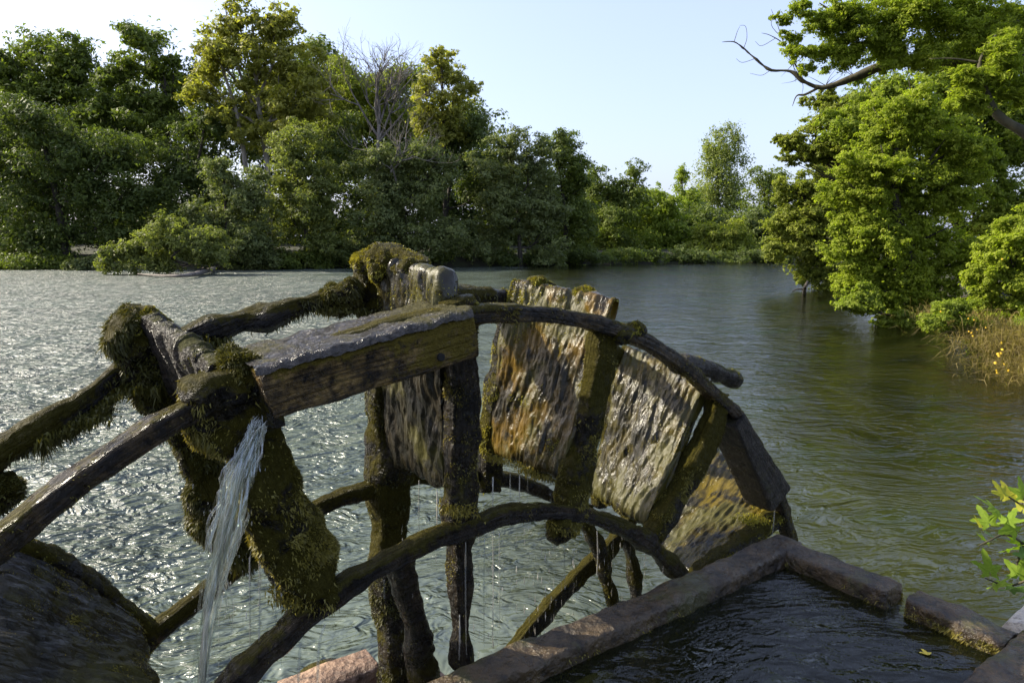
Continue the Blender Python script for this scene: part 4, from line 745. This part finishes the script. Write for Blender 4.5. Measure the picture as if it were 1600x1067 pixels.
bp = [(x, y, terrain(np.array([x]), np.array([y]))[0] + z) for x, y, z in [(10.0, 12.2, .1), (10.3, 13, .3), (10.6, 14, .5), (10.8, 15.2, .6), (11.6, 16.5, .6), (12.2, 18, .5), (11.2, 13.4, .6), (10.9, 12.2, .6)]]
tips = grass('dry_grass', 'dry straw-coloured grass hanging over the near right bank', bp, 15000, .8, DG, 1)
tree('leafy weeds with yellow flowers at the water on the near right bank', [(1490, 490, 30, 22), (1530, 530, 28, 22), (1550, 560, 24, 18), (1500, 515, 20, 12), (1460, 500, 24, 14), (1580, 570, 26, 22), (1600, 520, 30, 30)], 15, 'fresh', 20000, .035, 70, name='weed_bush', cat='bush', clump=.3, tr=.02, base=(11.0, 15.0, .2), stray=.3, limbs=False)
fl = []; g_ = np.random.default_rng(8)
fpx = [(1470, 487), (1522, 500), (1518, 520), (1527, 515), (1514, 518), (1520, 525), (1565, 536), (1566, 546), (1561, 556), (1564, 552), (1559, 553), (1555, 567), (1557, 579), (1569, 569), (1576, 579), (1558, 583), (1566, 405), (1513, 498), (1540, 512)]
FMt = m_flat('flower_yellow', (.75, .48, .02), .6); fo = None
for k, (x, y) in enumerate(fpx):
    c = on_y(x, y, 12.6 if y > 530 else 14.2); r = .024 if y > 530 else .018; a = np.linspace(0, 2 * math.pi, 17)[:-1]; rr = r * (1 + .3 * np.cos(a * 8)); V = np.vstack([[0, 0, .008], np.stack([np.cos(a) * rr, np.sin(a) * rr, a * 0], -1)]) 
    me = bpy.data.meshes.new('yellow_flower'); me.from_pydata([tuple(v) for v in V], [], [(0, 1 + i, 1 + (i + 1) % 16) for i in range(16)]); me.update()
    o = link('yellow_flower', me, FMt); o.location = c; o.rotation_euler = (1.1 + g_.uniform(-.4, .4), g_.uniform(-.4, .4), g_.uniform(-.6, .2)); tag(o, 'small yellow flower head among the weeds on the right bank', 'flower', 'yellow flowers on the right bank')
# plane-tree sapling at the right edge
sap = empty('plane_sapling', on_z(1640, 960, 1.2), 'young plane-tree shoot with lobed green leaves at the right edge', 'sapling')
LM = [m_foliage('plane_leaf_a', (.10, .17, .02), (.16, .24, .03), .45, 6, .3), m_foliage('plane_leaf_b', (.22, .26, .03), (.30, .30, .04), .5, 6, .3), m_foliage('plane_leaf_c', (.07, .14, .05), (.12, .20, .09), .3, 6, .4)]
Ys = 2.75; stems = [[(1700, 960), (1650, 900), (1600, 850), (1570, 835), (1545, 845), (1530, 852)], [(1650, 900), (1610, 905), (1575, 915), (1540, 903)], [(1650, 900), (1610, 800), (1590, 785), (1575, 775)], [(1600, 850), (1590, 880), (1595, 900)]]
g = join([tube([on_y(x, y, Ys + .05 * math.sin(x * .1)) for x, y in s_], [.008, .005, .003], 6, 24) for s_ in stems]); link('stem', mesh('stem', g[0], g[1], g[2]), BK['mossy'], sap)
meshes = [leaf_mesh('leaf', 1., 5, .18, k) for k in range(4)]
for me in meshes: me.materials.append(LM[0])
LV = [(1548, 822, 20, 0, 10), (1572, 818, 20, 0, 60), (1590, 832, 26, 0, -40), (1570, 860, 24, 0, 150), (1548, 900, 24, 0, 0), (1550, 918, 24, 0, 100), (1575, 922, 24, 2, 170), (1590, 905, 24, 0, 40), (1598, 873, 26, 2, 80), (1540, 846, 14, 0, -100), (1562, 800, 22, 0, -60), (1580, 780, 20, 1, 10), (1596, 800, 22, 1, 70), (1570, 776, 15, 1, -20), (1534, 825, 13, 1, -80), (1586, 850, 22, 0, 200), (1604, 825, 26, 0, 120), (1604, 930, 26, 0, 160), (1556, 842, 16, 2, -60), (1600, 780, 20, 0, 0)]
cache = {}
for k, (x, y, s_, mi, rot) in enumerate(LV):
    if (k % 4, mi) not in cache:
        m_ = meshes[k % 4].copy(); m_.materials.clear(); m_.materials.append(LM[mi]); cache[(k % 4, mi)] = m_
    o = bpy.data.objects.new('leaf', cache[(k % 4, mi)]); COL.objects.link(o); o.parent = sap; c = on_y(x, y, Ys + g_.uniform(-.08, .08)); o.location = Vector(c) - sap.location
    sc_ = s_ * 1.55 / F * Ys; o.scale = (sc_,) * 3; o.rotation_euler = (g_.uniform(.5, 1.2), g_.uniform(-.5, .5), math.radians(rot) * -1)
